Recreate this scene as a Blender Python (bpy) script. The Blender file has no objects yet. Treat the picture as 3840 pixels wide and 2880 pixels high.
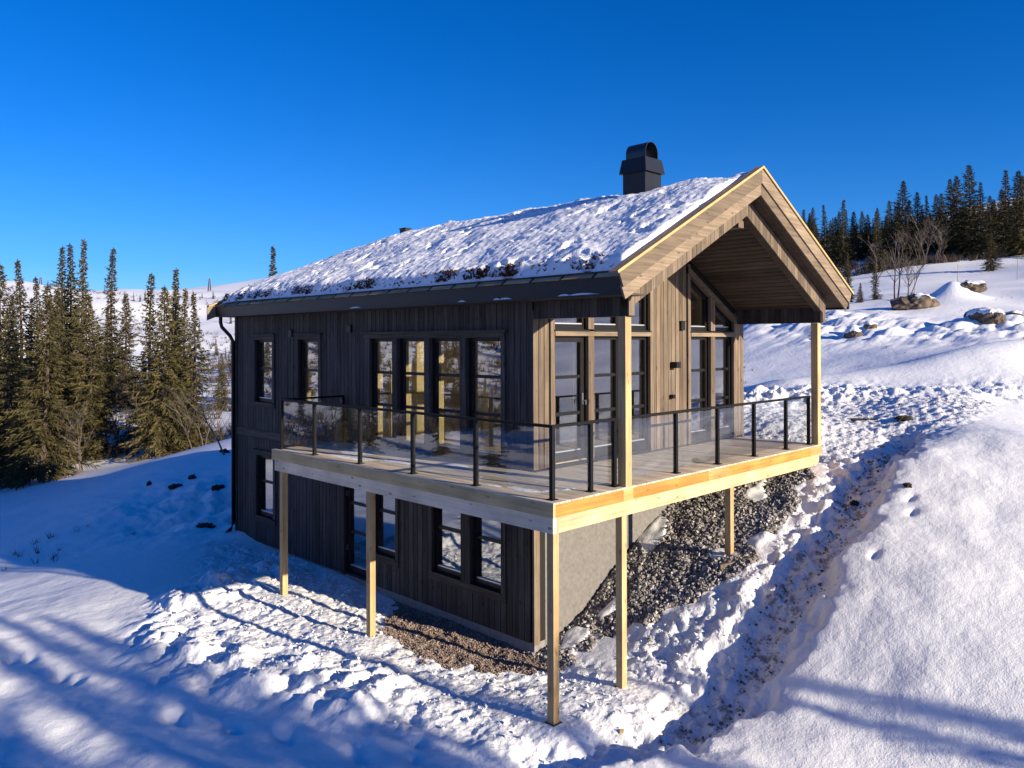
import bpy, math, random
import numpy as np
from mathutils import Vector, Matrix

scene = bpy.context.scene
COL = scene.collection
random.seed(7)

# ------------------------------------------------------------------ camera
CAM = Vector((-7.6145, -6.8525, 2.1116))
cF = Vector((0.70754, 0.70667, 0.00334)); cR = Vector((0.70667, -0.70753, -0.00292)); cU = cR.cross(cF)
cam_data = bpy.data.cameras.new('camera')
cam = bpy.data.objects.new('camera', cam_data); COL.objects.link(cam)
cam.matrix_world = Matrix(((cR.x, cU.x, -cF.x, CAM.x), (cR.y, cU.y, -cF.y, CAM.y), (cR.z, cU.z, -cF.z, CAM.z), (0, 0, 0, 1)))
cam_data.sensor_width = 36; cam_data.lens = 36 * 2929.76 / 3840
cam_data.shift_y = -166.61 / 3840
cam_data.clip_start = 0.1; cam_data.clip_end = 4000
scene.camera = cam

# ------------------------------------------------------------------ light
SUN = Vector((0.187 * 0.963, -0.982 * 0.963, 0.27)).normalized()
sun_data = bpy.data.lights.new('sun', 'SUN'); sun_data.energy = 4.6; sun_data.angle = math.radians(0.53)
sun_data.color = (1.0, 0.86, 0.66)
sun = bpy.data.objects.new('sun', sun_data); COL.objects.link(sun)
sun.rotation_euler = SUN.to_track_quat('Z', 'Y').to_euler()
world = bpy.data.worlds.new('World'); scene.world = world; world.use_nodes = True
wn = world.node_tree.nodes; wl = world.node_tree.links; wn.clear()
wo = wn.new('ShaderNodeOutputWorld'); bg = wn.new('ShaderNodeBackground')
sky = wn.new('ShaderNodeTexSky'); sky.sky_type = 'NISHITA'; sky.sun_disc = False
sky.sun_elevation = math.radians(15.65); sky.sun_rotation = math.atan2(SUN.x, SUN.y)
sky.altitude = 900; sky.air_density = 1.0; sky.dust_density = 0.0; sky.ozone_density = 9.0
hsv = wn.new('ShaderNodeHueSaturation'); hsv.inputs['Saturation'].default_value = 1.2; hsv.inputs['Hue'].default_value = 0.507
bg.inputs['Strength'].default_value = 0.090
# pale air low over the horizon, a little paler opposite the sun
geo = wn.new('ShaderNodeTexCoord'); sep = wn.new('ShaderNodeSeparateXYZ'); wl.new(geo.outputs['Generated'], sep.inputs[0])
def wmath(op, a, b=None):
    n = wn.new('ShaderNodeMath'); n.operation = op; n.use_clamp = False
    for i, v in enumerate((a, b)):
        if v is None: continue
        if hasattr(v, 'links'): wl.new(v, n.inputs[i])
        else: n.inputs[i].default_value = v
    return n.outputs[0]
low = wmath('POWER', wmath('SUBTRACT', 1.0, wmath('MAXIMUM', sep.outputs['Z'], 0.0)), 11.0)
anti = wmath('ADD', wmath('MULTIPLY', sep.outputs['X'], -0.187), wmath('MULTIPLY', sep.outputs['Y'], 0.982))
fac = wmath('MULTIPLY', low, wmath('ADD', 0.52, wmath('MULTIPLY', anti, 0.42)))
wmix = wn.new('ShaderNodeMix'); wmix.data_type = 'RGBA'
wmix.inputs[7].default_value = (2.6, 4.3, 6.3, 1)
wl.new(sky.outputs[0], hsv.inputs['Color']); wl.new(hsv.outputs[0], wmix.inputs[6]); wl.new(fac, wmix.inputs[0])
wl.new(wmix.outputs[2], bg.inputs['Color']); wl.new(bg.outputs[0], wo.inputs[0])
scene.view_settings.view_transform = 'Standard'; scene.view_settings.look = 'None'
scene.view_settings.exposure = 0.90; scene.view_settings.gamma = 1.0
scene.view_settings.use_curve_mapping = False
scene.render.engine = 'CYCLES'
scene.cycles.transparent_max_bounces = 24
scene.cycles.max_bounces = 8

# ------------------------------------------------------------------ noise (numpy)
def _h(ix, iy, s):
    n = (ix.astype(np.int64) * 374761393 + iy.astype(np.int64) * 668265263 + s * 1442695041) & 0xFFFFFFFF
    n = ((n ^ (n >> 13)) * 1274126177) & 0xFFFFFFFF
    n = n ^ (n >> 16)
    return (n & 0xFFFFFF) / float(0x1000000)
def perlin(x, y, s=0):
    ix = np.floor(x); iy = np.floor(y); fx = x - ix; fy = y - iy
    u = fx * fx * fx * (fx * (fx * 6 - 15) + 10); v = fy * fy * fy * (fy * (fy * 6 - 15) + 10)
    def g(dx, dy):
        a = _h(ix + dx, iy + dy, s) * 2 * np.pi
        return np.cos(a) * (fx - dx) + np.sin(a) * (fy - dy)
    a = g(0, 0) * (1 - u) + g(1, 0) * u; b = g(0, 1) * (1 - u) + g(1, 1) * u
    return (a * (1 - v) + b * v) * 1.5
def fbm(x, y, o=4, s=0, gain=0.5):
    r = 0; a = 1.0; f = 1.0
    for i in range(o):
        r = r + a * perlin(x * f + 17.3 * i, y * f - 9.1 * i, s + i * 7); a *= gain; f *= 2.03
    return r
def billow(x, y, o=3, s=0):
    r = 0; a = 1.0; f = 1.0
    for i in range(o):
        r = r + a * (np.abs(perlin(x * f + 5.1 * i, y * f + 3.7 * i, s + i * 5)) - 0.3); a *= 0.5; f *= 2.1
    return r
def worley(x, y, s=0):
    ix = np.floor(x); iy = np.floor(y); best = np.full(x.shape, 9.0)
    for dx in (-1, 0, 1):
        for dy in (-1, 0, 1):
            cx = ix + dx; cy = iy + dy
            px = cx + _h(cx, cy, s); py = cy + _h(cx, cy, s + 101)
            best = np.minimum(best, (px - x) ** 2 + (py - y) ** 2)
    return np.sqrt(best)
def sstep(a, b, x):
    t = np.clip((x - a) / (b - a), 0, 1); return t * t * (3 - 2 * t)
def poly_sd(x, y, poly):                       # signed distance, negative inside
    d = np.full(x.shape, 1e9); ins = np.zeros(x.shape, bool); n = len(poly)
    for i in range(n):
        ax, ay = poly[i]; bx, by = poly[(i + 1) % n]
        ex, ey = bx - ax, by - ay
        t = np.clip(((x - ax) * ex + (y - ay) * ey) / (ex * ex + ey * ey), 0, 1)
        d = np.minimum(d, (x - ax - t * ex) ** 2 + (y - ay - t * ey) ** 2)
        if ey != 0:
            c = ((ay > y) != (by > y)) & (x < (bx - ax) * (y - ay) / ey + ax); ins ^= c
    d = np.sqrt(d); return np.where(ins, -d, d)
def line_d(x, y, pts):                         # distance and side (+ = left of travel)
    best = np.full(x.shape, 1e9); side = np.zeros(x.shape); along = np.zeros(x.shape); acc = 0
    for (ax, ay), (bx, by) in zip(pts[:-1], pts[1:]):
        ex, ey = bx - ax, by - ay; L = math.hypot(ex, ey)
        t = np.clip(((x - ax) * ex + (y - ay) * ey) / (L * L), 0, 1)
        d = np.hypot(x - ax - t * ex, y - ay - t * ey)
        m = d < best
        best = np.where(m, d, best); side = np.where(m, np.sign(ex * (y - ay) - ey * (x - ax)), side); along = np.where(m, acc + t * L, along)
        acc += L
    return best, side, along

# ------------------------------------------------------------------ terrain
CTL = np.array([(0,0,-2.92),(0,4.2,-2.88),(0,7.15,-2.83),(1.55,0,-2.9),(4.62,0,-1.6),(2.29,1.9,-2.9),(2.84,1.9,-2.56),(3.37,1.9,-2.25),(3.87,1.9,-2.03),(4.4,1.9,-1.67),(5,1.9,-1.4),(6,1.9,-0.95),(7.2,1.9,-0.55),(8.5,1.9,-0.3),(6.4,0,-0.95),(7.5,0,-0.6),(8.2,0,-0.36),(9,0,-0.3),(8.6,6,-0.25),(8.6,12,-0.3),(5.4,14,-1.7),(1.64,2,-2.98),(1.64,5.5,-3),(1.64,9.5,-2.93),(1.6,12.4,-2.8),(0.6,12.6,-2.75),(2,15,-2.7),(4.35,23.6,-2.5),(6.3,28.7,-2.9),(1,18,-2.95),(0,15,-3.05),(-2.2,19,-3.65),(-1.5,22.4,-4.05),(0.45,31.8,-4.9),(2,26,-3.6),(-2,12,-3.1),(-5,17,-3.8),(-8,28,-5.2),(7,17,-1.6),(9,22,-1.8),(14,24,-0.9),(22,32,-0.5),(-1,-0.5,-3.05),(-2,5,-3),(-5,4.4,-3.3),(-5,10,-3.2),(-9,9,-3.7),(-10,0,-3.9),(-3,-3,-3.1),(-6,-6,-3.2),(-14,-8,-4),(2.4,-1.25,-2.75),(3.4,-1.4,-2.2),(4.6,-1.4,-1.6),(6.3,-1,-1),(8,-0.9,-0.55),(4.4,-3.2,-1.72),(2.4,-3.2,-2.72),(1.2,-5,-3.12),(0,-2.6,-3.02),(6.3,-3,-1.05),(8,-3,-0.5),(12,-4,-0.05),(3,-8,-2.8),(6,-7,-1.6),(10,-12,-0.6),(18,-3,0.5),(8.02,-0.98,-0.17),(11.22,-1.22,0.21),(10.18,-3.15,0.18),(11.73,1.38,0.25),(13.07,-0.67,0.55),(18.51,0.95,1.12),(18.73,-1.38,1.17),(23.96,2.58,1.9),(23.99,-0.29,1.9),(35.35,6.72,3.8),(35.7,2.13,3.34),(24.13,6.64,1.89),(27.8,11.46,2.51),(19.41,7.13,0.93),(9.38,1.62,0.21),(40.69,9.87,4.53),(56.92,10.58,6.39),(60.28,7.22,6.72),(83.69,12.06,10.97),(84.92,20.74,12.08),(78.77,26.9,11.09),(89.19,37.68,14.06),(137.04,32.18,23.33),(156.27,27.05,28.28),(165.15,60.65,20.65),(123.12,74.45,16.51),(10.73,39.9,-4.22),(11.85,37.36,-3.81),(3.61,38.54,-5.04),(2.16,40,-5.55),(11.84,44.45,-3.91),(11.48,53.3,-3.09),(16.36,51.25,-3.3),(7.61,51.52,-3.42),(15.88,43.23,-3.46),(29.45,104.64,-1.92),(44.04,118.32,-0.37),(20.58,113.52,-1.88),(55.93,297.36,21.53),(68.41,256.58,18.32),(86.05,253.07,17.23),(106.1,247.15,16),(138.07,271.72,22.68),(182.09,284.18,35.18),(195.95,213.67,41.38),(48.86,163.01,4.16),(70.84,155.15,4.21),(-60,30,3),(-120,60,22),(-60,-40,2),(-110,-60,18),(-20,60,-3),(-60,120,12),(-40,220,26),(-150,160,34),(0,-40,1),(40,-40,5),(0,-100,8),(60,-110,20),(110,-40,22),(-25,-15,-3.5),(-22,18,-3.2),(-30,5,-2.5),(20,-20,0.6),(220,40,34),(250,250,40),(-250,-200,45),(-300,100,45),(100,-300,45),(-100,-300,40),(0,380,22),(120,400,24),(400,100,40),(400,400,45)], float)
_d = ((CTL[:, None, :2] - CTL[None, :, :2]) ** 2).sum(-1); _n = len(CTL)
_M = np.zeros((_n + 1, _n + 1)); _M[:_n, :_n] = np.sqrt(_d + 4) - np.eye(_n) * 0.02; _M[:_n, _n] = 1; _M[_n, :_n] = 1
_W = np.linalg.solve(_M, np.r_[CTL[:, 2], 0])
def base_h(x, y):
    r = np.full(x.shape, _W[-1])
    for (a, b, _), w in zip(CTL, _W[:-1]):
        r += w * np.sqrt((x - a) ** 2 + (y - b) ** 2 + 4)
    return r
T1 = [(-.6, 9.6), (-1.9, 8.2), (-2.7, 6.6), (-2.5, 4.4), (-1.7, 3.2), (-1.4, 1.5), (-1.1, -.2), (.3, -1.3), (2.4, -1.6), (3.6, -1.4), (3, -.6), (2, .8), (1.6, 1.9), (1.6, 10), (.8, 12.8)]
T2 = [(8.9, .1), (8.6, -1.0), (6, -1.15), (3, -1.25), (2.2, -1.0), (1.8, .3), (2.6, .8), (3.5, .1), (5, -.4), (7, -.2)]
T3 = [(8.5, -.7), (8.7, 4.5), (11, 4.6), (13, 3), (15, -.6), (14.5, -1.7), (12, -1.8), (10, -1.5)]
TRENCH = [(10.2, -1.1), (8.6, -.95), (7.0, -1.1), (5.6, -1.2), (4.6, -1.25), (3.5, -1.27), (2.7, -1.32), (1.8, -1.22), (.8, -.90), (-.3, -.60), (-1.2, -.3)]
BANK = [(0.3, 9.0), (-1.2, 8.2), (-2.2, 6.8), (-2.2, 5.0), (-1.5, 3.8), (-1.2, 2.4)]
BERM = [(8.9, 6.2), (10.2, 5.4), (11.8, 4.4), (13.2, 3.0), (14.4, 1.4), (15.6, -.4), (17.5, -2.4), (20.5, -4)]
DRIFT = [(13.5, 5.2), (16.0, 3.2), (18.5, 1.0), (23, -1.5)]
ROCKY = [(36, 18), (31, 11), (28, 6.2), (28, 3.4), (31, 1.2)]
GRAVEL = [(1.75, 1.95), (1.9, 1.35), (2.5, 1.25), (2.75, .85), (3.46, .22), (3.97, -.12), (4.25, -.44), (4.8, -.3), (5.6, -.26), (6.84, -.13), (7.6, -.05), (8.2, .25), (8.4, 1.95)]
STRIP = [(1.75, 5.6), (1.2, 5.3), (.55, 4.5), (.15, 3.7), (.15, 2.9), (.65, 2.1), (1.2, 1.35), (1.7, 1.1), (2.0, 1.3), (1.9, 2.0)]
STEPS = [(-3.92, 6.91), (-3.8, 6.6), (-3.22, 4.37), (-3.15, 4.15), (-3.05, 4.35), (-2.8, 3.42), (-2.72, 3.25), (-2.47, 2.64), (-2.40, 2.45), (-2.3, 2.6), (-2.05, 1.53), (-1.98, 1.36), (-1.9, 1.62), (-1.11, 1.6), (-1.36, 1.16), (-1.6, .9), (-.9, 2.0), (-4.3, 8.2), (-4.1, 8.0), (-4.6, 9.4)]
def terrain(x, y):
    """height, gravel mask, dirt mask (the roughness of the surface is left in ROUGH)"""
    global ROUGH
    h = base_h(x, y)
    R = np.hypot(x - 2, y - 4)
    h += fbm(x * .022, y * .022, 4, 3) * 2.2 * sstep(45, 160, R)
    h += fbm(x * .16, y * .16, 2, 11) * (.16 - .10 * sstep(1, 4, x) * sstep(20, 12, x)) * sstep(2, 9, np.hypot(x - 1, y - 3)) * (1 - sstep(80, 120, R) * .5)
    grav = np.zeros(x.shape); dirt = np.zeros(x.shape)
    m = (x > -12) & (x < 46) & (y > -14) & (y < 30)
    X = x[m]; Y = y[m]; H = h[m]; G = np.zeros(X.shape); D = np.zeros(X.shape)
    wig = fbm(X * 1.1, Y * 1.1, 3, 21) * .35
    H += fbm(X * .9, Y * .9, 3, 31) * (.012 + .023 * sstep(.5, -2, X + Y * .2))
    # trampled ground in front of the cabin
    t1 = sstep(.25, -.35, poly_sd(X, Y, T1) + wig)
    wl_ = worley(X * 2.6 + fbm(X, Y, 2, 5), Y * 2.6, 9)
    H += t1 * ((wl_ - .55) * .028 + (worley(X * 5.5 + fbm(X * 2, Y * 2, 2, 6) * .8, Y * 5.5, 10) - .5) * .030 + fbm(X * 2.1, Y * 2.1, 4, 41) * .030 + fbm(X * 8, Y * 8, 3, 43) * .024)
    # bank of thrown snow
    d, s, al = line_d(X, Y, BANK)
    bk = np.exp(-(d / .75) ** 2)
    H += bk * (.16 + .34 * np.clip(billow(X * 1.1 + Y * .4, Y * 1.1, 4, 51) + .05, -.25, .6) + .05 * (.6 - worley(X * 1.7, Y * 1.7, 52)))
    # rough cut bank beyond the far corner
    cb = np.exp(-(((X - 2.2) / 2.2) ** 2 + ((Y - 16.5) / 3.8) ** 2))
    H += cb * (fbm(X * .9, Y * .9, 4, 61) * .26 + (worley(X * 1.6, Y * 1.6, 62) - .5) * .14)
    # dug path down the slope, with the undisturbed field standing above it
    d, s, al = line_d(X, Y, TRENCH)
    d2 = d + fbm(X * 1.4, Y * 1.4, 4, 71) * .26
    south = np.where(s > 0, d2, -d2)                 # + towards the open field (travel is towards -X)
    H -= .20 * np.exp(-(d2 / .46) ** 2)
    fade = sstep(-2.2, -.2, X) * sstep(12.5, 8.5, X)
    H += fade * (.16 * sstep(.34, .60, south) * (.35 + .65 * sstep(3.5, .7, south))) * (1 + .35 * fbm(X * .8, Y * .8, 2, 72))
    near = np.exp(-(d2 / .55) ** 2)
    H += near * ((worley(X * 4.6, Y * 4.6, 73) - .5) * .09 + fbm(X * 4, Y * 4, 4, 74) * .06)
    D = np.maximum(D, .62 * np.exp(-((d2 - .05) / .40) ** 2) * sstep(.0, 1.5, X))
    # churned snow between gravel and path
    t2 = sstep(.2, -.3, poly_sd(X, Y, T2) + wig * .5)
    H += t2 * ((worley(X * 2.9, Y * 2.9, 81) - .5) * .10 + fbm(X * 3, Y * 3, 4, 82) * .08 + np.abs(fbm(X * 7, Y * 7, 2, 84)) * .05)
    D = np.maximum(D, t2 * .45 * sstep(-.15, .4, fbm(X * 1.4, Y * 1.4, 3, 83)))
    # driven area beside the terrace
    t3 = sstep(.5, -.5, poly_sd(X, Y, T3) + wig)
    H += t3 * ((worley(X * 4.6, Y * 4.6, 91) - .5) * .045 + fbm(X * 6, Y * 6, 3, 92) * .028 + .03 * perlin((X * .5 + Y) * 1.6, (X - Y) * .25, 90))
    D = np.maximum(D, t3 * .30)
    # ploughed berm and the smooth drift behind it
    d, s, al = line_d(X, Y, BERM)
    berm = np.exp(-(d / 1.0) ** 2)
    amp = .52 - .30 * sstep(4, 10, al)
    H += np.exp(-((d + fbm(X * .7, Y * .7, 2, 95) * .35) / .95) ** 2) * amp * (.40 + .42 * (1 - np.clip(worley(X * 1.2 + fbm(X, Y, 2, 94) * .5, Y * 1.2, 96) / .75, 0, 1) ** 2) + .16 * fbm(X * 3.5, Y * 3.5, 3, 93) + .5 * billow(X * 2.1, Y * 2.1, 3, 97))
    d, s, al = line_d(X, Y, DRIFT)
    H += np.exp(-(d / 1.5) ** 2) * .45 * sstep(0, 2, al)
    # rocky hummocks farther up
    d, s, al = line_d(X, Y, ROCKY)
    H += np.exp(-(d / 3.2) ** 2) * (.55 * billow(X * .45, Y * .45, 3, 98) + .18)
    H += 1.1 * np.exp(-(np.hypot((X - 40.7) / 1.3, (Y - 6.5) / 1.1)) ** 1.8)
    # foot prints
    for (fx, fy) in STEPS:
        H -= .10 * np.exp(-(((X - fx) / .10) ** 2 + ((Y - fy) / .15) ** 2)) - .022 * np.exp(-(((X - fx - .14) / .1) ** 2 + ((Y - fy + .1) / .2) ** 2))
    for (fx, fy) in [(6.9, -2.15), (6.5, -2.3), (5.1, -2.2)]:
        H -= .07 * np.exp(-(((X - fx + .3 * (Y - fy)) / .12) ** 2 + ((Y - fy) / .06) ** 2))
    # gravel
    g1 = sstep(.10, -.08, poly_sd(X, Y, GRAVEL) + fbm(X * 2.2, Y * 2.2, 3, 99) * .22)
    g2 = sstep(.10, -.10, poly_sd(X, Y, STRIP) + fbm(X * 2.0, Y * 2.0, 3, 100) * .25)
    sn = sstep(.36, .52, fbm(X * .9 + 4, Y * .9, 2, 101))     # tongues of snow lying on the gravel
    G = np.maximum(g1 * (1 - sn), g2)
    H += (g1 * sn) * .05
    H = np.where(g1 > .5, H + fbm(X * 1.5, Y * 1.5, 3, 103) * .06, H)
    H = H + G * t1 * 0
    # bare clods beyond the corner
    # nothing rises inside the cabin
    ins = (X > 1.80) & (X < 8.38) & (Y > 2.06) & (Y < 12.35)
    H = np.where(ins, -3.35, H)
    # flatten round the post feet
    for (fx, fy, fz) in [(.05, .05, -2.91), (1.57, .05, -2.9), (4.65, .05, -1.6), (.05, 4.22, -2.86), (.05, 7.17, -2.82)]:
        w = np.exp(-(((X - fx) ** 2 + (Y - fy) ** 2) / .16))
        H = H * (1 - w) + fz * w
    rgh = np.zeros(x.shape); rgh[m] = np.clip(np.maximum.reduce([t1 * .8, t2, t3 * .8, near, bk * .7, berm, cb * .35]), 0, 1); ROUGH = rgh
    h[m] = H; grav[m] = G; dirt[m] = D
    return h, grav, dirt
def ground(x, y):
    return float(terrain(np.array([float(x)]), np.array([float(y)]))[0][0])

# ------------------------------------------------------------------ mesh helpers
WORLD = {}
def mesh_of(name, verts, faces, mat, smooth=False):
    me = bpy.data.meshes.new(name)
    me.from_pydata([tuple(v) for v in verts], [], faces)
    me.materials.append(mat)
    if smooth: me.polygons.foreach_set('use_smooth', [True] * len(me.polygons))
    me.update(); return me
def place_ob(name, data, parent, at):
    o = bpy.data.objects.new(name, data); COL.objects.link(o)
    at = Vector(at); WORLD[o.name] = at
    if parent is not None:
        o.parent = parent; o.location = at - WORLD[parent.name]
    else: o.location = at
    return o
def thing(name, label, cat, at, group=None):
    o = place_ob(name, None, None, at); o.empty_display_size = .3
    o['label'] = label; o['category'] = cat
    if group: o['group'] = group
    return o
def tag(o, label, cat, group=None):
    o['label'] = label; o['category'] = cat
    if group: o['group'] = group
    return o
class MB:
    def __init__(s): s.v = []; s.f = []
    def add(s, vs, fs):
        n = len(s.v); s.v += [tuple(v) for v in vs]; s.f += [tuple(i + n for i in f) for f in fs]; return s
    def box(s, x0, y0, z0, x1, y1, z1):
        x0, x1 = min(x0, x1), max(x0, x1); y0, y1 = min(y0, y1), max(y0, y1); z0, z1 = min(z0, z1), max(z0, z1)
        return s.add([(x0, y0, z0), (x1, y0, z0), (x1, y1, z0), (x0, y1, z0), (x0, y0, z1), (x1, y0, z1), (x1, y1, z1), (x0, y1, z1)],
                     [(0, 3, 2, 1), (4, 5, 6, 7), (0, 1, 5, 4), (1, 2, 6, 5), (2, 3, 7, 6), (3, 0, 4, 7)])
    def prism(s, poly, f0, f1):
        """poly: list of 2d points; f0/f1 map a 2d point to 3d at both ends"""
        n = len(poly)
        vs = [f0(p) for p in poly] + [f1(p) for p in poly]
        fs = [tuple(range(n - 1, -1, -1)), tuple(range(n, 2 * n))] + [(i, (i + 1) % n, n + (i + 1) % n, n + i) for i in range(n)]
        return s.add(vs, fs)
    def tube(s, pts, rad, n=8, cap=True):
        pts = [Vector(p) for p in pts]; m = len(pts)
        rad = rad if hasattr(rad, '__len__') else [rad] * m
        vs = []; fs = []
        for i, p in enumerate(pts):
            t = (pts[min(i + 1, m - 1)] - pts[max(i - 1, 0)]).normalized()
            a = t.cross(Vector((0, 0, 1)) if abs(t.z) < .9 else Vector((1, 0, 0))).normalized(); b = t.cross(a)
            for k in range(n):
                q = 2 * math.pi * k / n; vs.append(p + (a * math.cos(q) + b * math.sin(q)) * rad[i])
        for i in range(m - 1):
            for k in range(n): fs.append((i * n + k, i * n + (k + 1) % n, (i + 1) * n + (k + 1) % n, (i + 1) * n + k))
        if cap: fs.append(tuple(range(n - 1, -1, -1))); fs.append(tuple(range((m - 1) * n, m * n)))
        return s.add(vs, fs)
    def build(s, name, mat, parent=None, smooth=False, label=None):
        v = np.array(s.v); c = (v.min(0) + v.max(0)) / 2
        v = v - c
        me = mesh_of(name, v, s.f, mat, smooth)
        b = None
        o = place_ob(name, me, parent, c)
        if label: o['label'] = label
        return o
def fixnormals(o):
    import bmesh
    bm = bmesh.new(); bm.from_mesh(o.data); bmesh.ops.recalc_face_normals(bm, faces=bm.faces); bm.to_mesh(o.data); bm.free()

# ------------------------------------------------------------------ materials
def new_mat(name):
    m = bpy.data.materials.new(name); m.use_nodes = True
    nt = m.node_tree; nt.nodes.clear()
    out = nt.nodes.new('ShaderNodeOutputMaterial'); b = nt.nodes.new('ShaderNodeBsdfPrincipled')
    nt.links.new(b.outputs[0], out.inputs[0])
    return m, nt, b, out
def N(nt, t, **k):
    n = nt.nodes.new(t)
    for a, v in k.items():
        if a.startswith('i_'): n.inputs[a[2:].replace('_', ' ')].default_value = v
        else: setattr(n, a, v)
    return n
def ramp(nt, src, stops):
    r = nt.nodes.new('ShaderNodeValToRGB'); e = r.color_ramp.elements
    while len(e) < len(stops): e.new(.5)
    for i, (p, c) in enumerate(stops):
        e[i].position = p; e[i].color = (c[0], c[1], c[2], 1) if hasattr(c, '__len__') else (c, c, c, 1)
    nt.links.new(src, r.inputs[0]); return r.outputs[0]
def mixc(nt, f, a, b, mode='MIX'):
    n = nt.nodes.new('ShaderNodeMix'); n.data_type = 'RGBA'; n.blend_type = mode
    for v, i in ((f, 0), (a, 6), (b, 7)):
        if hasattr(v, 'links'): nt.links.new(v, n.inputs[i])
        else: n.inputs[i].default_value = v if i == 0 or len(v) == 4 else (*v, 1)
    return n.outputs[2]
def wood(name, dark, light, axis='Z', rough=.7, knots=.5, var=.25, grain=1.0, bump=.15):
    m, nt, b, out = new_mat(name); L = nt.links.new
    tc = N(nt, 'ShaderNodeTexCoord'); oi = N(nt, 'ShaderNodeObjectInfo')
    off = N(nt, 'ShaderNodeVectorMath', operation='SCALE'); off.inputs[0].default_value = (37.1, 91.7, 53.3); L(oi.outputs['Random'], off.inputs['Scale'])
    ad = N(nt, 'ShaderNodeVectorMath', operation='ADD'); L(tc.outputs['Object'], ad.inputs[0]); L(off.outputs[0], ad.inputs[1])
    mp = N(nt, 'ShaderNodeMapping'); L(ad.outputs[0], mp.inputs[0])
    sc = [22.0, 22.0, 22.0]; sc['XYZ'.index(axis)] = .9; mp.inputs['Scale'].default_value = sc
    n1 = N(nt, 'ShaderNodeTexNoise'); n1.inputs['Scale'].default_value = grain; n1.inputs['Detail'].default_value = 5; n1.inputs['Roughness'].default_value = .62; L(mp.outputs[0], n1.inputs['Vector'])
    n2 = N(nt, 'ShaderNodeTexNoise'); n2.inputs['Scale'].default_value = 1.7; n2.inputs['Detail'].default_value = 3; L(ad.outputs[0], n2.inputs['Vector'])
    col = ramp(nt, n1.outputs[0], [(.30, dark), (.68, light)])
    v2 = ramp(nt, n2.outputs[0], [(.3, .78), (.7, 1.12)])
    col = mixc(nt, 1.0, col, v2, 'MULTIPLY')
    mr = N(nt, 'ShaderNodeMapRange'); mr.inputs[3].default_value = 1 - var; mr.inputs[4].default_value = 1 + var; L(oi.outputs['Random'], mr.inputs[0])
    cb = N(nt, 'ShaderNodeCombineColor'); [L(mr.outputs[0], cb.inputs[i]) for i in range(3)]
    col = mixc(nt, 1.0, col, cb.outputs[0], 'MULTIPLY')
    if knots:
        mk = N(nt, 'ShaderNodeMapping'); L(ad.outputs[0], mk.inputs[0]); ks = [7.5, 7.5, 7.5]; ks['XYZ'.index(axis)] = 3.0; mk.inputs['Scale'].default_value = ks
        vo = N(nt, 'ShaderNodeTexVoronoi'); vo.inputs['Scale'].default_value = 1.0; L(mk.outputs[0], vo.inputs['Vector'])
        kf = ramp(nt, vo.outputs['Distance'], [(.07, knots), (.17, 0.0)])
        col = mixc(nt, kf, col, tuple(c * .28 for c in dark))
    L(col, b.inputs['Base Color']); b.inputs['Roughness'].default_value = rough; b.inputs['Specular IOR Level'].default_value = .25
    bp = N(nt, 'ShaderNodeBump'); bp.inputs['Strength'].default_value = bump; bp.inputs['Distance'].default_value = .01; L(n1.outputs[0], bp.inputs['Height']); L(bp.outputs[0], b.inputs['Normal'])
    return m
def plain(name, col, rough=.5, metal=0, noise=0, scale=8, spec=.5, bump=0):
    m, nt, b, out = new_mat(name); L = nt.links.new
    b.inputs['Base Color'].default_value = (*col, 1); b.inputs['Roughness'].default_value = rough; b.inputs['Metallic'].default_value = metal; b.inputs['Specular IOR Level'].default_value = spec
    if noise:
        tc = N(nt, 'ShaderNodeTexCoord'); n = N(nt, 'ShaderNodeTexNoise'); n.inputs['Scale'].default_value = scale; n.inputs['Detail'].default_value = 6; L(tc.outputs['Object'], n.inputs['Vector'])
        c = ramp(nt, n.outputs[0], [(.3, tuple(x * (1 - noise) for x in col)), (.7, tuple(min(1, x * (1 + noise)) for x in col))]); L(c, b.inputs['Base Color'])
        if bump:
            bp = N(nt, 'ShaderNodeBump'); bp.inputs['Strength'].default_value = bump; bp.inputs['Distance'].default_value = .02; L(n.outputs[0], bp.inputs['Height']); L(bp.outputs[0], b.inputs['Normal'])
    return m
def glass(name, refl_n, refl_g, tint):
    m, nt, b, out = new_mat(name); nt.nodes.remove(b); L = nt.links.new
    tr = N(nt, 'ShaderNodeBsdfTransparent'); tr.inputs[0].default_value = (*tint, 1)
    gl = N(nt, 'ShaderNodeBsdfGlossy'); gl.inputs['Roughness'].default_value = 0.0; gl.inputs['Color'].default_value = (.96, .97, 1, 1)
    lw = N(nt, 'ShaderNodeLayerWeight'); lw.inputs['Blend'].default_value = .5
    mr = N(nt, 'ShaderNodeMapRange'); mr.inputs[3].default_value = refl_n; mr.inputs[4].default_value = refl_g; L(lw.outputs['Facing'], mr.inputs[0])
    mx = N(nt, 'ShaderNodeMixShader'); L(mr.outputs[0], mx.inputs[0]); L(tr.outputs[0], mx.inputs[1]); L(gl.outputs[0], mx.inputs[2]); L(mx.outputs[0], out.inputs[0])
    return m

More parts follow.
